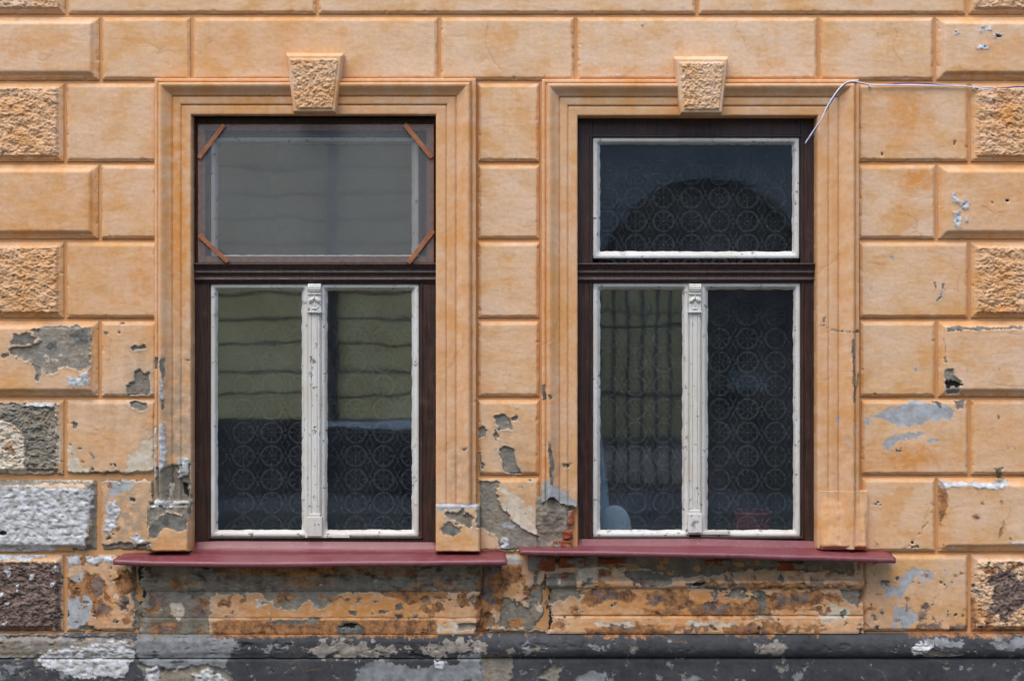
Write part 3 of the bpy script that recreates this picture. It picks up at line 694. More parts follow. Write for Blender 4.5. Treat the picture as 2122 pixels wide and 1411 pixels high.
def lace_mat():
    t = NT('lace_netting')
    k = S * (DC + LY) / DC
    sp = t.new('ShaderNodeSeparateXYZ'); t.l.new(t.pos, sp.inputs[0])
    x = t.math('DIVIDE', sp.outputs[0], k); z = t.math('DIVIDE', sp.outputs[2], k)      # in wall units
    x = t.math('ADD', x, UC - 737 + 0.0)
    z = t.math('ADD', z, -(ZC / k) + (653 - VC) )
    def cell(v, w, off=0.0):
        q = t.math('DIVIDE', t.math('ADD', v, off), w)
        return t.math('MULTIPLY', t.math('SUBTRACT', q, t.math('ROUND', q)), w)
    PW, PH = 58.0, 48.6
    a = cell(x, PW); b = cell(z, PH); a2 = cell(x, PW, PW / 2); 
    r = t.math('SQRT', t.math('ADD', t.math('MULTIPLY', a, a), t.math('MULTIPLY', b, b)))
    r2 = t.math('SQRT', t.math('ADD', t.math('MULTIPLY', a2, a2), t.math('MULTIPLY', b, b)))
    def band(v, c, w): return t.rng(t.math('ABSOLUTE', t.math('SUBTRACT', v, c)), w - .5, w + .5, 1, 0)
    disc = t.rng(r, 22.6, 23.6, 1, 0)
    th = t.math('ARCTAN2', b, a)
    pet = t.math('ABSOLUTE', t.math('SINE', t.math('MULTIPLY', th, 4.0)))
    inpet = t.math('MULTIPLY', t.rng(pet, .26, .42), t.math('MULTIPLY', t.rng(r, 8, 9), t.rng(r, 18.2, 19.2, 1, 0)))
    hole = band(r, 5.0, 1.7)
    rose = t.math('MULTIPLY', disc, t.math('SUBTRACT', 1.0, t.math('MAXIMUM', inpet, hole)))
    ring = band(r2, 5.2, 1.3)
    ab = t.math('ABSOLUTE', b)
    f = t.math('MULTIPLY', t.math('POWER', t.math('MAXIMUM', t.math('DIVIDE', t.math('SUBTRACT', ab, 6.0), 18.3), 0.0), 1.7), 9.0)
    og = t.math('MULTIPLY', t.rng(t.math('ABSOLUTE', t.math('SUBTRACT', t.math('ABSOLUTE', a2), f)), .7, 1.6, 1, 0), t.rng(ab, 5.5, 6.5))
    pat = t.math('MAXIMUM', rose, t.math('MAXIMUM', ring, og))
    fac = t.rng(pat, 0, 1, .012, .105)
    df = t.new('ShaderNodeBsdfDiffuse'); df.inputs['Color'].default_value = (.80, .79, .76, 1)
    tl = t.new('ShaderNodeBsdfTranslucent'); tl.inputs['Color'].default_value = (.5, .5, .5, 1)
    m0 = t.new('ShaderNodeMixShader'); m0.inputs[0].default_value = .3; t.l.new(df.outputs[0], m0.inputs[1]); t.l.new(tl.outputs[0], m0.inputs[2])
    tr = t.new('ShaderNodeBsdfTransparent'); mx = t.new('ShaderNodeMixShader')
    t.l.new(fac, mx.inputs[0]); t.l.new(tr.outputs[0], mx.inputs[1]); t.l.new(m0.outputs[0], mx.inputs[2])
    t.l.new(mx.outputs[0], t.out.inputs['Surface']); return t.m
M['lace'] = lace_mat()
M['drape'] = simple('pale_blue_drape', (.15, .24, .32), (.20, .29, .37), 6, .9, .002, 40, stretch=(8, 1, 1))
M['domecloth'] = simple('blue_grey_cloth', (.19, .27, .33), (.25, .33, .39), 9, .9, .003, 60)
M['basket'] = simple('dark_red_wicker', (.12, .018, .026), (.19, .04, .046), 60, .8, .003, 120, stretch=(.3, .3, 3))
M['cable_white'] = simple('white_cable', (.60, .59, .62), (.66, .65, .68), 20, .5)
M['cable_purple'] = simple('purple_cable', (.10, .06, .16), (.14, .09, .22), 20, .5)
M['moss'] = simple('dry_moss', (.05, .055, .02), (.10, .09, .04), 40, .95)
M['straw'] = simple('dry_straw', (.30, .24, .12), (.38, .30, .16), 40, .9)

# ------------------------------------------------------------------ street
def sheet(name, x0, x1, y0, y1, z, mat):
    o = raw_mesh(name, [(x0, y0, z), (x1, y0, z), (x1, y1, z), (x0, y1, z)], [[0, 1, 2, 3]], mat, None, smooth=False)
    return tag(o, kind='structure')
sheet('ground', -120, 120, -120, 60, -0.16, M['asphalt'])
sheet('road', -60, 60, -9.4, -1.7, -0.125, M['asphalt'])
tag(boxes('pavement', [(-60, 60, -1.7, 0.3, -0.15, 0.0)], M['paving'], bev=.02), kind='structure')
tag(boxes('pavement', [(-60, 60, -STREET - .2, -9.4, -0.15, 0.0)], M['paving'], bev=.02), kind='structure')

# ------------------------------------------------------------------ the house
house = empty('plastered_house')
tag(house, 'peach plastered old house front with two windows and crumbling paint', 'house')
OPEN = [(398, 903, 240, 1136), (1197, 1692, 242, 1136)]
ULO, UHI, VTOP, VBOT = -440, 2562, -296, VC + ZC / S
def wall_slab():
    us = [ULO, 398, 903, 1197, 1692, UHI]; vs = [VTOP - 40, 240, 1152, VBOT]
    y0, y1 = .0145, .42; bl = []
    for i in range(5):
        for j in range(3):
            if j == 1 and i in (1, 3): continue
            bl.append((us[i], us[i + 1], vs[j], vs[j + 1]))
    bm = bmesh.new()
    for a, b, c, d in bl:
        box_bm(bm, (a - UC) * S, (b - UC) * S, y0, y1, ZC - (d - VC) * S, ZC - (c - VC) * S)
    bmesh.ops.remove_doubles(bm, verts=bm.verts, dist=1e-5)
    # drop the faces shared by two neighbouring cells
    seen = {}
    for f in bm.faces: seen.setdefault(tuple(sorted(v.index for v in f.verts)), []).append(f)
    bm.verts.index_update()
    seen = {}
    for f in bm.faces: seen.setdefault(tuple(sorted(v.index for v in f.verts)), []).append(f)
    kill = [f for g in seen.values() if len(g) > 1 for f in g]
    bmesh.ops.delete(bm, geom=kill, context='FACES')
    return bm_obj('wall', bm, M['mortar'], house)
wall_slab()
x0, x1 = (ULO - UC) * S, (UHI - UC) * S; ztop = ZC - (VTOP - 40 - VC) * S
boxes('house_body', [(x0, x0 + .3, .422, 6.2, 0, ztop), (x1 - .3, x1, .422, 6.2, 0, ztop), (x0 + .302, x1 - .302, 5.9, 6.2, 0, ztop)], M['mortar'], house)
boxes('flat_roof', [(x0 - .1, x1 + .1, .0, 6.3, ztop + .003, ztop + .18)], M['roof'], house)
rx0, rx1 = W(330, 0)[0], W(1760, 0)[0]; rz0, rz1 = W(0, 1180)[2], W(0, 100)[2]
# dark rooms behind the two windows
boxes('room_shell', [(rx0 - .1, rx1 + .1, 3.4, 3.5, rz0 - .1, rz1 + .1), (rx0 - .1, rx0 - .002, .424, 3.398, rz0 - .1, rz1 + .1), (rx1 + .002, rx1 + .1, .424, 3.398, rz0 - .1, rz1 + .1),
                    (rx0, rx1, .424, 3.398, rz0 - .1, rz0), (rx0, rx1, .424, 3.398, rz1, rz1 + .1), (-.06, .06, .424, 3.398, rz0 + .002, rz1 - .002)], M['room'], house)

# ---- rusticated blocks
def edge_profile(U, V, u0, u1, v0, v1):
    wob = 1.5 * fbm(U / 24, V / 24, 4, 3, .6) + 1.0 * fbm(U / 90, V / 90, 2, 2)
    dl, dr, dt, db = U - u0, u1 - U, V - v0, v1 - V
    e = np.minimum(np.minimum(dl, dr), db) + wob
    chip = ss(.22, .5, fbm(U / 13, V / 13, 3, 4)) * ss(9, 3, e)
    h = -0.009 + 0.003 * ss(0.3, 1.8, e) + 0.006 * ss(2.4, 6.0, e) - .005 * chip
    ht = -0.011 + 0.011 * np.clip((dt + wob * .6) / 8.0, 0, 1)
    return np.minimum(h, ht), np.minimum(e, dt + wob)
def block(u0, u1, v0, v1, kind='flat'):
    vis = inview(u0, u1, v0, v1)
    sp = (1.5 if kind == 'rough' else 2.3) if vis else 7.0
    us, vs = lines(u0, u1, sp), lines(v0, v1, sp)
    tilt = random.Random(int(u0 * 7 + v0 * 13)).uniform(-1, 1)
    def hf(U, V):
        h, e = edge_profile(U, V, u0, u1, v0, v1)
        h = h + 0.0022 * fbm(U / 60, V / 45, 3, 11) + 0.0010 * fbm(U / 16, V / 9, 3, 12) + 0.0012 * tilt * (V - v0) / (v1 - v0)
        if kind == 'bevel':
            dt = V - v0; e2 = np.minimum(np.minimum(U - u0, u1 - U), v1 - V) + .8 * fbm(U / 30, V / 30, 2, 8)
            e2 = np.minimum(e2, dt)
            h = h + 0.019 * ss(7, 17, e2)
        elif kind == 'rough':
            e2 = np.minimum(np.minimum(U - u0, u1 - U), np.minimum(V - v0, v1 - V))
            wx = U + 5 * fbm(U / 14, V / 14, 2, 40); wy = V + 5 * fbm(U / 14, V / 14, 2, 41)
            rid = 1 - np.abs(fbm(wx / 13, wy / 8.5, 4, 42, .55)) * 2.6
            lump = fbm(wx / 24, wy / 16, 3, 44)
            pit = ss(.26, .5, fbm(wx / 6, wy / 5, 2, 46))
            rid = rid + .5 * fbm(U / 4.2, V / 3.6, 2, 48)
            r = 0.013 + 0.0055 * rid + 0.012 * lump - 0.006 * pit
            h = h + ss(9, 12.5, e2 + 2.0 * fbm(U / 8, V / 8, 2, 47)) * np.maximum(r, -.004)
        return h
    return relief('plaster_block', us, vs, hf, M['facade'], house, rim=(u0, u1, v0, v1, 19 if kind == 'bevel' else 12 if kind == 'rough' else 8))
g = 3.5
def row(cells, v0, v1):
    for a, b, k in cells: block(a + g, b - g, v0 + g, v1 - g, k)
far_l, far_r = [(-440, -150)], [(2270, 2562)]
# rows above the picture and the first three rows
row([(-440, -150, 'flat'), (-150, 208, 'bevel'), (208, 397, 'flat'), (397, 910, 'flat'), (910, 1193, 'flat'), (1193, 1697, 'flat'), (1697, 1938, 'flat'), (1938, 2270, 'bevel'), (2270, 2562, 'flat')], -296, -132)
row([(-440, -150, 'flat'), (-150, 137, 'rough'), (137, 657, 'flat'), (657, 1445, 'flat'), (1445, 2005, 'flat'), (2005, 2270, 'rough'), (2270, 2562, 'flat')], -132, 32)
row([(-440, -150, 'flat'), (-150, 208, 'bevel'), (208, 397, 'flat'), (397, 910, 'flat'), (910, 1193, 'flat'), (1193, 1697, 'flat'), (1697, 1938, 'flat'), (1938, 2270, 'bevel'), (2270, 2562, 'flat')], 32, 169)
RV = [169, 338, 498, 662, 825, 987, 1146, 1311]
LJ = [325, 325, 325, 324, 322, 320, 292]; RJ = [1779, 1780, 1782, 1784, 1786, 1788, 1790]
for i in range(7):
    v0, v1 = RV[i], RV[i + 1]
    if i % 2 == 0:
        kl = 'rough'; kr = 'rough' if i != 4 else 'flat'; ul, ur = 134, 2010
    else:
        kl = 'bevel'; kr = 'bevel'; ul, ur = 206, 1942
    row([(-440, -150, 'flat'), (-150, ul, kl), (ul, LJ[i] + g, 'flat'), (RJ[i] - g, ur, 'flat'), (ur, 2270, kr), (2270, 2562, 'flat')], v0, v1)
    if i < 6: block(991, 1117, v0 + g, v1 - g, 'flat')
block(996, 1134, 1150, 1309, 'flat')

# ---- window surrounds
PROF = [(0, -.10), (0, -.06), (0, -.02), (.6, .012), (1.6, .017), (4, .018), (8, .018), (12, .018), (16, .018), (19.6, .0178), (20.8, .0115), (22.3, .022), (26, .0225), (30, .0225), (34, .0225), (37.6, .0222), (38.9, .0145), (40.3, .027), (43, .030),
        (46, .0345), (49, .040), (52, .0465), (55, .053), (58, .058), (61, .060), (63.5, .058), (65.2, .050), (66.2, .030), (67, .022), (68, .022), (69, .028), (71, .0285), (74, .0285), (75.3, .027), (76, .022), (76, -.03)]
PT = np.array([p[0] for p in PROF], float); PH_ = np.array([p[1] for p in PROF], float)
def surround(uL, uR, vT, sL, sR, vbL, vbR, ragged=False):
    parts = []
    def strip(U, V):
        F = wear(U, V)
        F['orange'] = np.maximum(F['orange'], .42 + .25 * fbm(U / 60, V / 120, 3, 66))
        H = PH_[:, None] + np.zeros_like(U)
        on = (PH_ > 0)[:, None]
        H = H + on * (F['disp'] + .0012 * fbm(U / 25, V / 25, 3, 61) + .0007 * fbm(U / 7, V / 40, 2, 62))
        # the outline wanders a little
        return U + .5 * fbm(V / 30, U / 300, 2, 63), V, H, F
    n = int((uR - uL) / 2.6)
    a = np.linspace(0, 1, n)[None, :]; T = PT[:, None]
    U = (uL - T * sL) + a * ((uR + T * sR) - (uL - T * sL)); V = (vT - T * .99) + 0 * a
    parts.append((strip(U, V), False))
    for side, u, s, vb in ((0, uL, sL, vbL), (1, uR, sR, vbR)):
        n = int((vb - vT) / 2.6); b = np.linspace(0, 1, n)[None, :]
        V = (vT - T * .99) + b * (vb - (vT - T * .99)); U = (u - T * s if side == 0 else u + T * s) + 0 * b
        parts.append((strip(U, V), side == 1 or True))
    co, qs, A, off = [], [], {k: [] for k in ATTRS}, 0
    for idx, ((U, V, H, F), _) in enumerate(parts):
        nr, nc = U.shape
        q = grid_quads(nr, nc, off)
        if idx == 0 or idx == 2: q = q[:, ::-1]
        if idx == 0: pass
        if ragged and idx == 1:
            lim = 1044 + 8 * fbm(U / 14, V * 0 + 3.3, 3, 71) - 14 * np.exp(-((U - 1143) / 12) ** 2) + 5 * ss(1165, 1195, U)
            bad = (V > lim).ravel()
            loc = q - off
            q = q[~bad[loc].any(1)]
        co.append(to_world(U, V, H)); qs.append(q)
        for k in ATTRS: A[k].append(F[k].ravel())
        off += nr * nc
    return raw_mesh('window_surround', np.concatenate(co), np.concatenate(qs), M['facade'], house, {k: np.concatenate(v) for k, v in A.items()})
sur1 = surround(398, 903, 240, .99, 1.10, 1134, 1134)
sur2 = surround(1197, 1692, 242, .98, 1.13, 1080, 1134, True)

def keystone(parent, tl, tr, bl, br, vt, vb):
    us = np.linspace(0, 1, 84); vs = np.linspace(0, 1, 86)
    def um(a, b): 
        L = tl + (bl - tl) * b; R = tr + (br - tr) * b
        return L + (R - L) * a, vt + (vb - vt) * b
    def hf(U, V):
        b = (V - vt) / (vb - vt); L = tl + (bl - tl) * b; R = tr + (br - tr) * b
        e = np.minimum(np.minimum(U - L, R - U), vb - V); dt = V - vt
        h = .060 + .012 * ss(0, 3, e) - .0 * dt
        h = np.minimum(h, .040 + .034 * np.clip(dt / 9, 0, 1))
        wx = U + 5 * fbm(U / 12, V / 12, 2, 140); wy = V + 5 * fbm(U / 12, V / 12, 2, 141)
        r = .006 + .010 * fbm(wx / 10, wy / 9, 4, 142, .6) + .006 * (1 - 2.4 * np.abs(fbm(wx / 7, wy / 6, 3, 143)))
        e3 = np.minimum(e, dt - 8)
        return h + ss(6, 9.5, e3 + 1.2 * fbm(U / 7, V / 7, 2, 144)) * np.maximum(r, -.004)
    return relief('keystone', us, vs, hf, M['facade'], parent, umap=um, back=0.0)
keystone(sur1, 597, 714, 612, 699, 114, 238)
keystone(sur2, 1395, 1505, 1407, 1492, 121, 240)

def base_block(parent, u0, u1, v0, v1, h0, rnd=3.0):
    us, vs = lines(u0, u1, 2.4), lines(v0, v1, 2.4)
    def hf(U, V):
        e = np.minimum(np.minimum(U - u0, u1 - U), np.minimum(V - v0, v1 - V)) + 1.0 * fbm(U / 14, V / 14, 2, 90)
        return h0 - .016 * (1 - ss(0, rnd, e)) + .003 * fbm(U / 25, V / 25, 3, 91)
    return relief('base_block', us, vs, hf, M['facade'], parent, back=-.03)
base_block(sur1, 309, 396, 1046, 1139, .062)
base_block(sur1, 904, 995, 1043, 1140, .062)
def foot(U, V):
    e = np.minimum(1796 - U, 1137 - V) + 1.5 * fbm(U / 14, V / 14, 3, 92)
    pr = np.interp((U - 1692) / 1.13, PT[4:-1], PH_[4:-1]) + .0016
    k = np.clip((V - 1024 + 14 * fbm(U / 30, V / 30, 2, 93)) / 104, 0, 1)
    return pr * (1 - k) + .056 * k - .03 * k * (1 - ss(0, 10, e)) - .02 * k * (1 - ss(0, 8, U - 1696)) + .002 * k * fbm(U / 25, V / 25, 3, 94)
relief('base_block', np.concatenate([np.arange(1696.5, 1778, 1.5), np.arange(1779, 1797, 1.5)]), lines(1016, 1137, 2.4), foot, M['facade'], sur2, back=-.03, tint=True)

# ---- broken corner left of the right window
def broken(U, V):
    r = fbm(U / 22, V / 16, 4, 150, .6)
    h = .004 + .010 * r - .010 * ss(1080, 1120, V)
    h += .016 * ss(1085, 1060, V) * ss(1118, 1130, U) * ss(1180, 1150, U)
    h -= .02 * ss(1172, 1186, U)
    return h
lump = relief('broken_render', lines(1110, 1196, 2.0), lines(1030, 1134, 2.0), broken, M['facade'], house)
for k, val in (('peel', 9.0),):
    me = lump.data; a = np.full(len(me.vertices), val, dtype=np.float32); me.attributes[k].data.foreach_set('value', a)
for k in ('blue', 'cream', 'white', 'slate'):
    me = lump.data; me.attributes[k].data.foreach_set('value', np.full(len(me.vertices), -12, dtype=np.float32))
def brick(u0, u1, v0, v1, h, rot=0.0):
    bm = bmesh.new(); a = W(u0, v1); b = W(u1, v0)
    box_bm(bm, a[0], b[0], -h, -h + .09, a[2], b[2], bev=.005)
    bmesh.ops.subdivide_edges(bm, edges=[e for e in bm.edges if e.calc_length() > .02], cuts=3, use_grid_fill=True)
    cx, cz = (a[0] + b[0]) / 2, (a[2] + b[2]) / 2
    P = np.array([v.co for v in bm.verts]); seed = int(u0)
    dx = .006 * fbm(P[:, 0] * 40 + seed, P[:, 2] * 40, 3, 5); dz = .006 * fbm(P[:, 0] * 40, P[:, 2] * 40 + seed, 3, 6); dy = .010 * fbm(P[:, 0] * 30 + seed, P[:, 2] * 30, 3, 7)
    c, s_ = math.cos(rot), math.sin(rot)
    for v, x, y, z in zip(bm.verts, dx, dy, dz):
        X, Z = v.co.x - cx, v.co.z - cz
        v.co = (cx + X * c - Z * s_ + x, v.co.y + y, cz + X * s_ + Z * c + z)
    return bm_obj('brick', bm, M['brick'], house, True)
for q in ((1176, 1189, 1058, 1086, .010, .05), (1166, 1187, 1098, 1116, .012, .06), (1146, 1186, 1120, 1134, .014, .02), (1094, 1150, 1152, 1182, .012, -.02), (1158, 1212, 1154, 1176, .006, .01),
          (1132, 1178, 1188, 1206, .002, .03), (1240, 1296, 1156, 1168, .003, .0), (1462, 1516, 1160, 1172, .000, 0), (1610, 1668, 1165, 1182, .002, -.03)):
    brick(*q)
patch_timber = boxes('frame_strip', [pbox(1189, 1199, 1050, 1126, .05, .09)], M['oldwood'], house, bev=.002)

# ---- apron mouldings under the sills
def apron(u0, u1, prof, seed, v_lo, v_hi):
    pv = np.array([p[0] for p in prof]); ph = np.array([p[1] for p in prof])
    us = lines(u0, u1, 2.5); vs = np.unique(np.concatenate([np.arange(v_lo, v_hi, 1.9), [v_hi]]))
    def hf(U, V):
        vv = V + 1.6 * fbm(U / 40, V / 40, 3, seed)
        h = np.interp(vv, pv, ph)
        ends = np.minimum(U - u0, u1 - U) + 1.5 * fbm(U / 15, V / 15, 2, seed + 1)
        bite = ss(.18, .42, fbm(U / 34, V / 20, 4, seed + 2, .6)) * ss(1225, 1190, V)
        return h * ss(-1, 3, ends) - .030 * ss(14, 4, ends + 9 * fbm(U / 12, V / 12, 3, seed + 7)) * ss(.0, .25, fbm(U / 40, V / 40, 2, seed + 8) + .15) - .018 * bite + .003 * fbm(U / 18, V / 12, 4, seed + 3)
    return relief('apron_moulding', us, vs, hf, M['facade'], house, back=-.03)
apron(288, 997, [(1160, .066), (1186, .064), (1188, .054), (1198, .052), (1200, .046), (1212, .042), (1222, .030), (1224, .022), (1277, .022), (1279, .014), (1281, .028), (1308, .030), (1314, .026)], 200, 1160, 1312)
apron(1131, 1789, [(1155, -.004), (1190, -.002), (1198, .012), (1202, .044), (1210, .044), (1215, .034), (1217, .022), (1272, .022), (1274, .012), (1277, .030), (1306, .032), (1314, .026)], 230, 1152, 1310)

# ---- plinth
def plinth_top(U, V):
    w = fbm(U / 60, V / 60, 3, 250)
    t = np.clip((V - 1312) / 46.0, 0, 1)
    roll = .030 + .040 * np.sqrt(np.clip(1 - (2 * t - 1) ** 2, 0, 1))
    flat = .034 + .016 * ss(0, .3, t) - .006 * ss(.7, 1, t)
    k = ss(985, 1030, U + 20 * w)
    h = flat * (1 - k) + roll * k
    chip = ss(.2, .45, fbm(U / 40, V / 24, 4, 251, .6))
    return h - .010 * chip * (1 - .5 * k) + .0035 * fbm(U / 20, V / 14, 4, 252)
plinth = relief('plinth', np.concatenate([np.linspace(ULO, -24, 40), np.arange(-20, 2142, 2.8), np.linspace(2146, UHI, 40)]), np.array([1359, 1361, 1363] + list(np.arange(1366, 1440, 2.6)) + list(np.linspace(1445, VBOT, 12))),
                lambda U, V: .046 - .012 * (1 - ss(1359, 1364, V)) + .003 * fbm(U / 50, V / 30, 4, 255) - .02 * ss(.25, .5, fbm(U / 60, V / 40, 4, 256, .6)) * ss(560, 320, U) * ss(270, 340, U), M['plinth'], house)
relief('plinth_moulding', lines(-20, 2142, 2.8), np.arange(1312, 1358.5, 1.6), plinth_top, M['plinth'], plinth)
for a, b in ((ULO, -20), (2142, UHI)):
    relief('plinth_moulding', lines(a, b, 8), np.arange(1312, 1358.5, 3.0), plinth_top, M['plinth'], plinth)

# ---- metal sills
def sill(back, front, skew_l, skew_r, u0, u1, drop, seed):
    """folded sheet: upstand, sloping top, drip edge; back/front: measured heights along the length"""
    n = 90; a = np.linspace(0, 1, n)
    rows = []
    yb, yf = .047, -.130
    vb = np.interp(a, *back); vf = np.interp(a, *front)
    wob = 1.2 * fbm(a * 9, a * 0 + .5, 3, seed)
    def line(uL, uR, v, y):
        u = uL + (uR - uL) * a
        k = S * (DC + y) / DC
        return np.stack([(u - UC) * k, np.full(n, y), ZC - (v - VC) * k], -1)
    a_ = a.copy(); ups = [403, 902] if u0[0] < 600 else [1196, 1694]
    rows.append(line(u0[0], u1[0], vb - 13 * ss(ups[0] - 6, ups[0], u0[0] + (u1[0] - u0[0]) * a) * ss(ups[1] + 6, ups[1], u0[0] + (u1[0] - u0[0]) * a), yb + .001))
    rows.append(line(u0[0], u1[0], vb, yb))
    for t in (.25, .5, .75, .97):
        rows.append(line(u0[0] + (u0[1] - u0[0]) * t, u1[0] + (u1[1] - u1[0]) * t, vb + (vf - vb) * t + wob * t, yb + (yf - yb) * t))
    rows.append(line(u0[1], u1[1], vf + .8 + wob, yf - .002))
    rows.append(line(u0[1] + 1, u1[1] - 1, vf + drop + wob, yf - .003))
    rows.append(line(u0[1] + 2, u1[1] - 2, vf + drop + .6 + wob, yf + .010))
    rows.append(line(u0[1] + 3, u1[1] - 3, vf + drop - 6 + wob, yf + .02))
    rows.append(line(u0[1] + 10, u1[1] - 10, vb + 8, yb - .06))
    R = np.array(rows)
    return raw_mesh('window_sill', R.reshape(-1, 3), grid_quads(R.shape[0], n), M['sill'], house, smooth=False)
s1 = sill(([0, .1, .25, 1], [1143, 1138, 1134, 1137]), ([0, .1, .4, 1], [1159, 1163, 1165, 1160]), 0, 0, (262, 234), (1043, 1051), 10, 301)
s2 = sill(([0, .5, 1], [1130, 1129, 1137]), ([0, .55, 1], [1139, 1146, 1156]), 0, 0, (1072, 1077), (1832, 1857), 10, 311)
for s in (s1, s2):
    md = s.modifiers.new('thickness', 'SOLIDIFY'); md.thickness = .0016; md.offset = -1

# ------------------------------------------------------------------ windows
def rect_frame(name, u0, u1, v0, v1, prof, mat, parent, jit=0.0, seed=0, nseg=40):
    """mitred frame from concentric loops; prof = [(inset, depth)], last loop ragged when jit > 0"""
    rnd = np.random.RandomState(seed)
    nu, nv = max(4, int((u1 - u0) / 7)), max(4, int((v1 - v0) / 7))
    loops = []
    for i, (ins, y) in enumerate(prof):
        a0, a1, b0, b1 = u0 + ins, u1 - ins, v0 + ins, v1 - ins
        tu = np.linspace(0, 1, nu, endpoint=False); tv = np.linspace(0, 1, nv, endpoint=False)
        U = np.concatenate([a0 + (a1 - a0) * tu, np.full(nv, a1), a1 - (a1 - a0) * tu, np.full(nv, a0)])
        V = np.concatenate([np.full(nu, b0), b0 + (b1 - b0) * tv, np.full(nu, b1), b1 - (b1 - b0) * tv])
        if jit and i >= len(prof) - 2:
            d = jit * (fbm(U / 16 + seed, V / 16, 3, seed) * 1.6)
            cu = np.concatenate([np.zeros(nu), -np.ones(nv), np.zeros(nu), np.ones(nv)])
            cv = np.concatenate([np.ones(nu), np.zeros(nv), -np.ones(nu), np.zeros(nv)])
            U = U + cu * d; V = V + cv * d
        k = S * (DC + y) / DC
        loops.append(np.stack([(U - UC) * k, np.full(len(U), y), ZC - (V - VC) * k], -1))
    N = len(loops[0]); co = np.concatenate(loops); q = []
    for i in range(len(prof) - 1):
        j = np.arange(N); jn = (j + 1) % N
        q.append(np.stack([i * N + j, (i + 1) * N + j, (i + 1) * N + jn, i * N + jn], -1))
    return raw_mesh(name, co, np.concatenate(q), mat, parent, smooth=False)
def pane(u0, u1, v0, v1, y, parent):
    b = pbox(u0, u1, v0, v1, y, y + .004)
    return boxes('pane', [b], M['glass'], parent)
SASH = [(0, .118), (0, .066), (.8, .063), (7.5, .063), (8.5, .066), (10.5, .070), (11.5, .076), (14.6, .0885)]
def sash(parent, u0, u1, v0, v1, seed):
    s = rect_frame('sash', u0, u1, v0, v1, SASH, M['cream'], parent, jit=1.3, seed=seed)
    pane(u0 + 9, u1 - 9, v0 + 9, v1 - 9, .088, parent)
    return s
def extrude_x(name, u0, u1, prof, mat, parent, n=30):
    """horizontal moulding: prof = [(v, y)]"""
    rows = []
    for v, y in prof:
        k = S * (DC + y) / DC; u = np.linspace(u0, u1, n)
        rows.append(np.stack([(u - UC) * k, np.full(n, y), ZC - (v - VC) * k + .0006 * fbm(u / 30, u * 0 + v / 10, 2, 5)], -1))
    R = np.array(rows)
    return raw_mesh(name, R.reshape(-1, 3), grid_quads(len(prof), n), mat, parent, smooth=False)
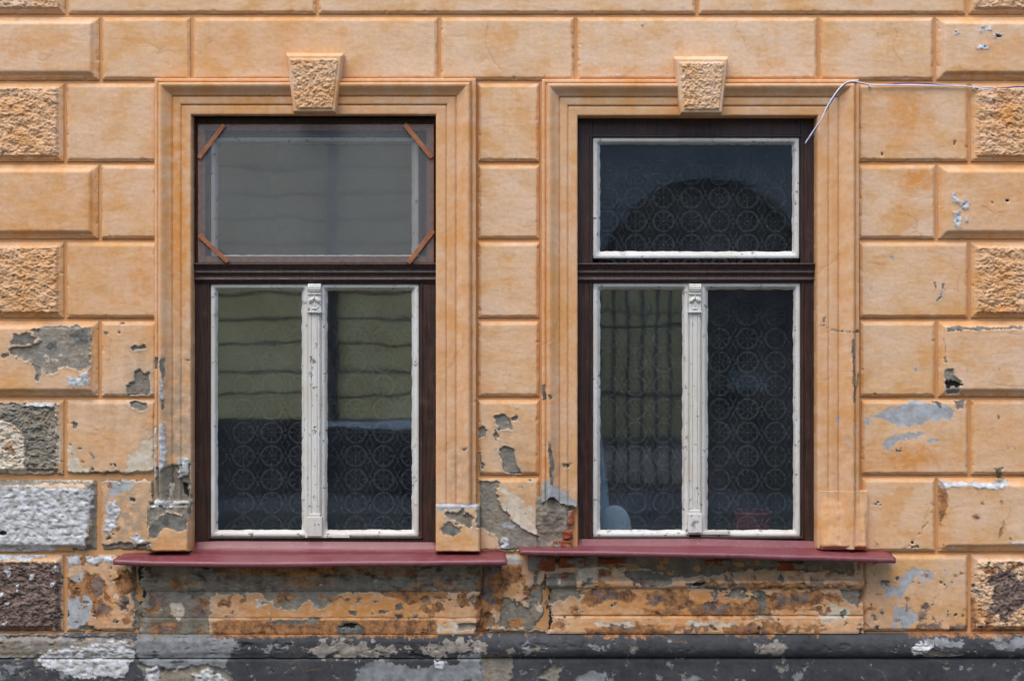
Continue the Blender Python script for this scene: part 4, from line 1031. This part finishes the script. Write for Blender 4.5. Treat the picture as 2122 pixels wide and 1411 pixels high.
def window(u0, u1, v0, v1, tr, upper, lower, mul):
    yf = .058
    iu0, iu1, iv0, iv1 = lower[0][0] - 1, lower[-1][1] + 1, upper[2] - 1, lower[0][3] + 1
    fr = boxes('window', [pbox(u0 - 8, iu0, v0 - 12, v1 + 12, yf, .16), pbox(iu1, u1 + 8, v0 - 12, v1 + 12, yf, .16),
                          pbox(iu0 + .2, iu1 - .2, v0 - 12, iv0, yf + .001, .16), pbox(iu0 + .2, iu1 - .2, iv1, v1 + 14, yf + .001, .16)], M['brown'], house, bev=.003)
    # rebate bead round the sashes
    rect_frame('bead', iu0 - 7, iu1 + 7, iv0 - 5, iv1 + 4, [(0, yf), (.6, yf - .004), (3, yf - .005), (4.5, yf - .002), (5, yf + .03)], M['brown'], fr)
    a, b = tr
    extrude_x('transom', u0 - 2, u1 + 2, [(a, .12), (a, yf - .030), (a + 1, yf - .034), (a + 4, yf - .034), (a + 5, yf - .030), (a + 8, yf - .026), (a + 12, yf - .018), (a + 17, yf - .014), (a + 18, yf - .020), (a + 21, yf - .020), (a + 23, yf - .012),
              (a + 32, yf - .010), (a + 33, yf - .014), (a + 36, yf - .014), (a + 37, yf - .006), (b - 1, yf - .004), (b, yf + .004), (b, .12)], M['brown'], fr)
    sash(fr, *upper, seed=int(u0))
    for i, l in enumerate(lower): sash(fr, *l, seed=int(u0) + 7 + i)
    m0, m1, mv0, mv1 = mul
    # meeting post with its astragal
    w = m1 - m0; mc = (m0 + m1) / 2
    boxes('meeting_stile', [pbox(m0 + 1, m1 - 1, mv0 + 40, mv1 - 20, .050, .10), pbox(m0 + 3.2, m0 + 6.5, mv0 + 56, mv1 - 46, .046, .06), pbox(m1 - 6.5, m1 - 3.2, mv0 + 56, mv1 - 46, .046, .06),
                            pbox(m0 + 8, m1 - 8, mv0 + 56, mv1 - 46, .047, .06)], M['cream'], fr, bev=.0015)
    # carved console
    bm = bmesh.new()
    box_bm(bm, *pbox(m0, m1, mv0, mv0 + 56, .040, .10), bev=.001)
    box_bm(bm, *pbox(m0 - 1.2, m1 + 1.2, mv0 + 56, mv0 + 60, .034, .09), bev=.0012)
    box_bm(bm, *pbox(m0 - .2, m1 + .2, mv0 + 18.5, mv0 + 22, .033, .06), bev=.001)
    k = S * (DC + .036) / DC
    def lobe(u, v, ru, rv, rot, dep=.012, y=.040):
        r = bmesh.ops.create_uvsphere(bm, u_segments=12, v_segments=8, radius=1.0)
        c, s_ = math.cos(rot), math.sin(rot)
        for vv in r['verts']:
            x_, y_, z_ = vv.co; x_ *= (1.0 - .35 * z_)
            X, Z = x_ * ru, z_ * rv
            vv.co = ((u - UC) * k + (X * c - Z * s_) * S, y + y_ * dep, ZC - (v - VC) * k + (X * s_ + Z * c) * S)
    lobe(mc - 5.5, mv0 + 33, 4.6, 8.5, -.75); lobe(mc + 5.5, mv0 + 33, 4.6, 8.5, .75)
    lobe(mc, mv0 + 27, 1.6, 6, 0, .010); lobe(mc, mv0 + 44, 1.8, 7, 0, .006); lobe(mc, mv0 + 51, 6, 2.4, 0, .006)
    # scroll on top
    r = bmesh.ops.create_cone(bm, cap_ends=True, segments=16, radius1=8.5 * S, radius2=8.5 * S, depth=w * S * .98)
    for vv in r['verts']:
        x_, y_, z_ = vv.co
        vv.co = ((mc - UC) * k + z_, .044 + y_ * .9, ZC - (mv0 + 9 - VC) * k + x_)
    for f in (2.5, 6.5, 10.5, 14.5):
        box_bm(bm, *pbox(m0 + 2, m1 - 2, mv0 + f, mv0 + f + 1.6, .0245 + .004 * abs(f - 8) / 5, .05), bev=.0006)
    bm_obj('carved_console', bm, M['cream'], fr)
    bm = bmesh.new()
    box_bm(bm, *pbox(m0 - 2, m1 + 2, mv1 - 42, mv1 - 2, .038, .10), bev=.003)
    box_bm(bm, *pbox(m0 + 1, m1 - 1, mv1 - 49, mv1 - 41, .041, .10), bev=.003)
    box_bm(bm, *pbox(m0 - 6, m1 + 60, mv1 - 5, mv1 + 1, .050, .10), bev=.0015)
    bm_obj('stile_foot', bm, M['cream'], fr)
    return fr
w1 = window(400, 903, 240, 1122, (545, 589), (437, 868, 285, 543), [(437, 640, 588, 1112), (664, 868, 588, 1112)], (638, 665, 588, 1113))
w2 = window(1197, 1693, 242, 1122, (545, 587), (1229, 1656, 286, 536), [(1229, 1428, 586, 1112), (1452, 1658, 586, 1112)], (1428, 1453, 588, 1106))

# ------------------------------------------------------------------ insect screen in front of the left upper light
scr = empty('insect_screen', W(655, 546, .03))
tag(scr, 'insect screen in reddish wooden lath frame over the top of the left window', 'window screen')
def sub(o):
    o.parent = scr; o.matrix_parent_inverse = __import__('mathutils').Matrix.Translation(scr.location).inverted(); return o
YS = .026
sub(boxes('screen_frame', [pbox(410, 425, 258, 545, YS, YS + .018), pbox(884, 899, 258, 545, YS, YS + .018), pbox(425.2, 883.8, 258, 271, YS + .001, YS + .018), pbox(425.2, 883.8, 531, 545, YS + .001, YS + .018)], M['screenwood'], bev=.0015))
b = pbox(412, 897, 260, 543, YS - .003, YS - .002)
sub(raw_mesh('screen_mesh', [(b[0], b[2], b[4]), (b[1], b[2], b[4]), (b[1], b[2], b[5]), (b[0], b[2], b[5])], [[0, 1, 2, 3]], M['mesh'], smooth=False))
def brace(ua, va, ub, vb, w):
    y0, y1 = YS - .012, YS - .0035
    d = np.array([ub - ua, vb - va], float); d /= np.linalg.norm(d); nrm = np.array([-d[1], d[0]]) * w / 2
    # ends cut square to the frame
    P = [(ua + nrm[0], va + nrm[1]), (ua - nrm[0], va - nrm[1]), (ub - nrm[0], vb - nrm[1]), (ub + nrm[0], vb + nrm[1])]
    bm = bmesh.new()
    vf = [bm.verts.new(W(u, v, y0)) for u, v in P]; vk = [bm.verts.new(W(u, v, y1)) for u, v in P]
    bm.faces.new(vf); bm.faces.new(vk[::-1])
    for i in range(4): bm.faces.new([vf[i], vk[i], vk[(i + 1) % 4], vf[(i + 1) % 4]])
    bmesh.ops.recalc_face_normals(bm, faces=bm.faces)
    bmesh.ops.bevel(bm, geom=list(bm.edges), offset=.0012, segments=1, affect='EDGES')
    return sub(bm_obj('corner_brace', bm, M['bracewood']))
brace(412, 328, 464, 259, 9); brace(838, 258, 895, 327, 10); brace(412, 487, 472, 543, 9); brace(898, 478, 846, 545, 10)

# ------------------------------------------------------------------ behind the glass
def curtain(u0, u1, v0, v1, label):
    nu, nv = 160, 40
    u = np.linspace(u0, u1, nu); v = np.linspace(v0, v1, nv); U, V = np.meshgrid(u, v)
    k = S * (DC + LY) / DC
    Y = LY + .007 * np.sin(U / 17 + 1.5 * fbm(U / 90, V / 400, 2, 400)) + .006 * fbm(U / 30, V / 200, 2, 401)
    co = np.stack([(U - UC) * k, Y, ZC - (V - VC) * k], -1).reshape(-1, 3)
    o = raw_mesh('lace_curtain', co, grid_quads(nv, nu), M['lace'])
    return tag(o, label, 'curtain', 'lace curtains behind the windows')
curtain(404, 900, 246, 1118, 'rosette lace curtain hanging behind the left window, under the insect screen')
curtain(1202, 1690, 246, 1118, 'rosette lace curtain hanging behind the right window, beside the cable end')
# window board inside, as part of the house
for a_, b_ in ((396, 905), (1195, 1694)): boxes('inner_board', [pbox(a_, b_, 1118, 1128, .165, .44)], M['cream'], house)
# blue drape at the side of the right window
n = 24; vs_ = np.linspace(830, 1116, 30); co = []
for v in vs_:
    for i in range(n):
        t = i / (n - 1); wd = 20 + 18 * ss(840, 1090, np.array(v))
        y = .225 + .012 * math.sin(t * 9) ; k = S * (DC + y) / DC
        u = 1226 + wd * t
        co.append(((u - UC) * k, y, ZC - (v - VC) * k))
tag(raw_mesh('side_drape', co, grid_quads(30, n), M['drape']), 'narrow pale blue drape at the left edge inside the right window', 'drape')
# rounded cloth-covered thing on the inner board
prof = [(0, 0), (.082, 0), (.086, .02), (.084, .07), (.076, .11), (.06, .145), (.036, .167), (.012, .175), (0.0005, .176)]
bx, _, bz = W(1272, 1118, .27); co = []; m = 28; bz += .0005
for r_, z_ in prof:
    for k_ in range(m): 
        th = 2 * math.pi * k_ / m; rr = r_ * (1 + .03 * math.sin(5 * th))
        co.append((bx + rr * math.cos(th), .225 + rr * .28 * math.sin(th), bz + z_))
q = [[i * m + k_, i * m + (k_ + 1) % m, (i + 1) * m + (k_ + 1) % m, (i + 1) * m + k_] for i in range(len(prof) - 1) for k_ in range(m)]
tag(raw_mesh('rounded_bundle', co, q, M['domecloth']), 'rounded blue grey bundle at the bottom left inside the right window', 'bundle')
# woven basket on the inner board
bk = empty('woven_basket', W(1560, 1118, .34)); tag(bk, 'small dark red woven basket at the bottom right inside the right window', 'basket')
def ring_mesh(name, prof, mat, parent, m=28):
    co = []
    for r_, z_ in prof:
        for k_ in range(m):
            th = 2 * math.pi * k_ / m
            co.append((r_ * math.cos(th), r_ * math.sin(th), z_))
    q = [[i * m + k_, i * m + (k_ + 1) % m, (i + 1) * m + (k_ + 1) % m, (i + 1) * m + k_] for i in range(len(prof) - 1) for k_ in range(m)]
    return raw_mesh(name, co, q, mat, parent)
pf = [(.001, .003), (.070, .003)]
for i in range(12):
    z_ = .006 + i * .0105; pf += [(.073 + i * .0015, z_), (.078 + i * .0015, z_ + .005), (.073 + i * .0015, z_ + .0095)]
ring_mesh('body', pf, M['basket'], bk)
ring_mesh('rim', [(.088, .128), (.098, .130), (.100, .138), (.096, .144), (.088, .142)], M['basket'], bk)

# ------------------------------------------------------------------ cable over the right window
cab = empty('electric_cable', (0, 0, 0)); tag(cab, 'thin white and purple cable pinned along the wall and drooping over the right window corner', 'cable')
def PW(l): return [W(u, v, y) for u, v, y in l]
main = [(2400, 196, -.012), (2250, 190, -.012), (2122, 184, -.012), (2080, 187, -.014), (2040, 185, -.013), (2018, 181, -.012), (1975, 178, -.012), (1930, 178, -.012), (1880, 177, -.014), (1840, 177, -.013), (1803, 176, -.014), (1780, 171, -.025), (1768, 169, -.042), (1755, 171, -.058),
        (1742, 181, -.066), (1728, 199, -.068), (1714, 222, -.066), (1702, 247, -.062), (1688, 268, -.05), (1676, 286, -.035), (1669, 297, -.022)]
tube('wire', smooth_path(PW(main)), .0031, M['cable_white'], cab)
second = [(u + (1.5 if u < 1740 else 0) - (3 if 1690 < u < 1712 else 0), v - (2.2 if u > 1780 else -1.2) + (2.6 * math.sin(u / 31.0) if u > 1800 else 0), y - .002 + .004) for u, v, y in main[:-1]] + [(1670, 293, -.02)]
tube('wire', smooth_path(PW(second)), .0029, M['cable_purple'], cab)
for u in (1803, 2018):
    v = 177 if u < 1900 else 181
    boxes('clip', [pbox(u - 1.6, u + 1.6, v - 4, v + 3, -.020, .0)], M['cable_white'], cab, bev=.001)

# ------------------------------------------------------------------ plants in the joints
rnd = random.Random(4)
ms = empty('moss_tuft', W(2068, 984, 0)); tag(ms, 'small dark moss tuft in a joint at the far right edge', 'moss')
bm = bmesh.new()
for i in range(150):
    a = rnd.uniform(0, 6.28); r_ = abs(rnd.gauss(0, .011)); L = rnd.uniform(.006, .018)
    base = np.array((r_ * math.cos(a) * 1.3, -.004 - rnd.uniform(0, .012), r_ * math.sin(a) - .004)); d = np.array((rnd.uniform(-1, 1), -rnd.uniform(.3, 1), rnd.uniform(-1, .8))); d /= np.linalg.norm(d)
    s_ = np.array((rnd.uniform(-1, 1), 0, rnd.uniform(-1, 1))) * .002
    p = [base - s_, base + s_, base + d * L]
    bm.faces.new([bm.verts.new(x) for x in p])
bm_obj('moss_leaves', bm, M['moss'], ms)
tag(tube('straw_stalk', smooth_path([W(1969, 176, -.014), W(1972, 165, -.022), W(1974, 157, -.034), W(1975, 152, -.04)]), .0012, M['straw'], None, 6, taper=lambda t: 1 - .6 * t), 'dry straw stalk caught behind the cable above the upper right blocks', 'straw')

# ------------------------------------------------------------------ across the street (seen in the panes)
YO = -STREET
opp = empty('khaki_house', (-4, YO, 0)); tag(opp, 'khaki rusticated house across the street, mirrored in the left window', 'house')
def osub(o, par):
    o.parent = par; o.matrix_parent_inverse = __import__('mathutils').Matrix.Translation(par.location).inverted(); return o
osub(boxes('wall', [(-14, .55, YO - 7, YO - .03, 0, 6.6)], M['gatewood']), opp)
osub(boxes('base', [(-14, .56, YO - .02, YO + .05, 0, .84)], M['base_dark'], bev=.01), opp)
osub(boxes('base_cap', [(-2.35, .56, YO - .02, YO + .12, .842, .93)], M['cap'], bev=.01), opp)
z_ = .96
cb = None
for i in range(17):
    o = boxes('course', [(-14, .55, YO - .028, YO, z_, z_ + .285)], M['khaki'], bev=.008) if cb is None else None
    if cb is None: cb = o; osub(o, opp)
    else:
        c = cb.copy(); COL.objects.link(c); c.parent = opp; c.matrix_parent_inverse = cb.matrix_parent_inverse; c.location = (0, 0, .318 * i)
osub(tube('downpipe', [(-2.24, YO + .09, .95), (-2.24, YO + .09, 6.5)], .07, M['iron'], None, 12), opp)
osub(boxes('cornice', [(-14.1, .6, YO - .02, YO + .22, 6.4, 6.6)], M['khaki'], bev=.03), opp)
osub(boxes('roof', [(-14.2, .62, YO - 7.1, YO + .3, 6.603, 6.8)], M['roof']), opp)

gh = empty('gateway_house', (2.4, YO, 0)); tag(gh, 'pale grey house with dark arched gateway across the street, mirrored in the right window', 'house')
gc, gw, gs = 2.45, 1.35, 2.65      # arch centre, half width, spring height
bm = bmesh.new()
def arch_wall(y0, y1):
    X0, X1, ZT = .56, 12.0, 6.2; nA = 28
    arc = [(gc + gw * math.cos(math.pi - math.pi * i / nA), gs + gw * math.sin(math.pi - math.pi * i / nA)) for i in range(nA + 1)]
    def quad(pts):
        f = [bm.verts.new((x, y0, z)) for x, z in pts]; bm.faces.new(f[::-1])
        r_ = [bm.verts.new((x, y1, z)) for x, z in pts]; bm.faces.new(r_)
    quad([(X0, 0), (gc - gw, 0), (gc - gw, ZT), (X0, ZT)]); quad([(gc + gw, 0), (X1, 0), (X1, ZT), (gc + gw, ZT)])
    for i in range(nA):
        a, b = arc[i], arc[i + 1]
        quad([a, b, (b[0], ZT), (a[0], ZT)])
        vs4 = [bm.verts.new(p) for p in ((a[0], y0, a[1]), (b[0], y0, b[1]), (b[0], y1, b[1]), (a[0], y1, a[1]))]; bm.faces.new(vs4)
    for x in (gc - gw, gc + gw):
        vs4 = [bm.verts.new(p) for p in ((x, y0, 0), (x, y0, gs), (x, y1, gs), (x, y1, 0))]; bm.faces.new(vs4)
    for x in (X0, X1):
        vs4 = [bm.verts.new(p) for p in ((x, y0, 0), (x, y0, ZT), (x, y1, ZT), (x, y1, 0))]; bm.faces.new(vs4)
arch_wall(YO - .5, YO + .02)
bmesh.ops.remove_doubles(bm, verts=bm.verts, dist=1e-4)
bmesh.ops.recalc_face_normals(bm, faces=bm.faces)
osub(bm_obj('wall', bm, M['greywash']), gh)
osub(boxes('passage', [(gc - gw - .3, gc - gw, YO - 3.6, YO - .502, 0, 4.3), (gc + gw, gc + gw + .3, YO - 3.6, YO - .502, 0, 4.3), (gc - gw - .3, gc + gw + .3, YO - 3.6, YO - .502, 4.302, 4.5)], M['base_dark']), gh)
osub(boxes('yard_wall', [(-3, 9, YO - 13.3, YO - 13.0, -.2, 3.4)], M['khaki']), gh)
osub(boxes('cornice', [(.56, 12.05, YO + .02, YO + .22, 6.0, 6.2)], M['greywash'], bev=.03), gh)
osub(boxes('roof', [(.62, 12.1, YO - 3.6, YO + .3, 6.203, 6.4)], M['roof']), gh)
door = osub(boxes('door_leaf', [(gc - .22, gc + gw - .002, YO - .36, YO - .30, .02, gs + .02)], M['gatewood'], bev=.01), gh)
bm = bmesh.new()
ring = [(gc + (gw - .002) * math.cos(math.pi * i / 24), gs + .022 + (gw - .03) * math.sin(math.pi * i / 24)) for i in range(25)]
f0 = [bm.verts.new((x, YO - .30, z)) for x, z in ring]; f1 = [bm.verts.new((x, YO - .36, z)) for x, z in ring]
bm.faces.new(f0); bm.faces.new(f1[::-1])
for i in range(25): bm.faces.new([f0[i], f1[i], f1[(i + 1) % 25], f0[(i + 1) % 25]])
bmesh.ops.recalc_face_normals(bm, faces=bm.faces)
osub(bm_obj('tympanum', bm, M['gatewood']), gh)
# iron gate leaf with pointed arcs between the bars
osub(boxes('notice_board', [(2.78, 3.26, YO - .298, YO - .28, 1.28, 1.56)], M['greywash'], bev=.004), gh)
gt = empty('iron_gate', (gc - gw, YO - .3, 0)); tag(gt, 'black iron gate with pointed arches, mirrored in the right window', 'gate')
gx0, gx1 = gc - gw + .02, gc - .24; nb = 6; step = (gx1 - gx0) / nb
for i in range(nb + 1):
    x = gx0 + step * i
    osub(boxes('bar', [(x - .02, x + .02, YO - .33, YO - .29, .05, 2.64)], M['iron']), gt)
for z in (.06, 1.25, 2.1):
    osub(boxes('rail', [(gx0 + .021, gx1 - .021, YO - .325, YO - .295, z, z + .05)], M['iron']), gt)
for i in range(nb):
    x = gx0 + step * i; h = step / 2
    pts = [(x + h - h * math.cos(t) , YO - .31, 2.2 + .14 * math.sin(t) ** .8 if math.sin(t) > 0 else 2.2) for t in np.linspace(0, math.pi, 13)]
    osub(tube('arc', pts, .011, M['iron'], None, 6), gt)
    osub(tube('finial', [(x + h, YO - .31, 2.33), (x + h, YO - .31, 2.46)], .012, M['iron'], None, 6, taper=lambda t: 1 - .8 * t), gt)
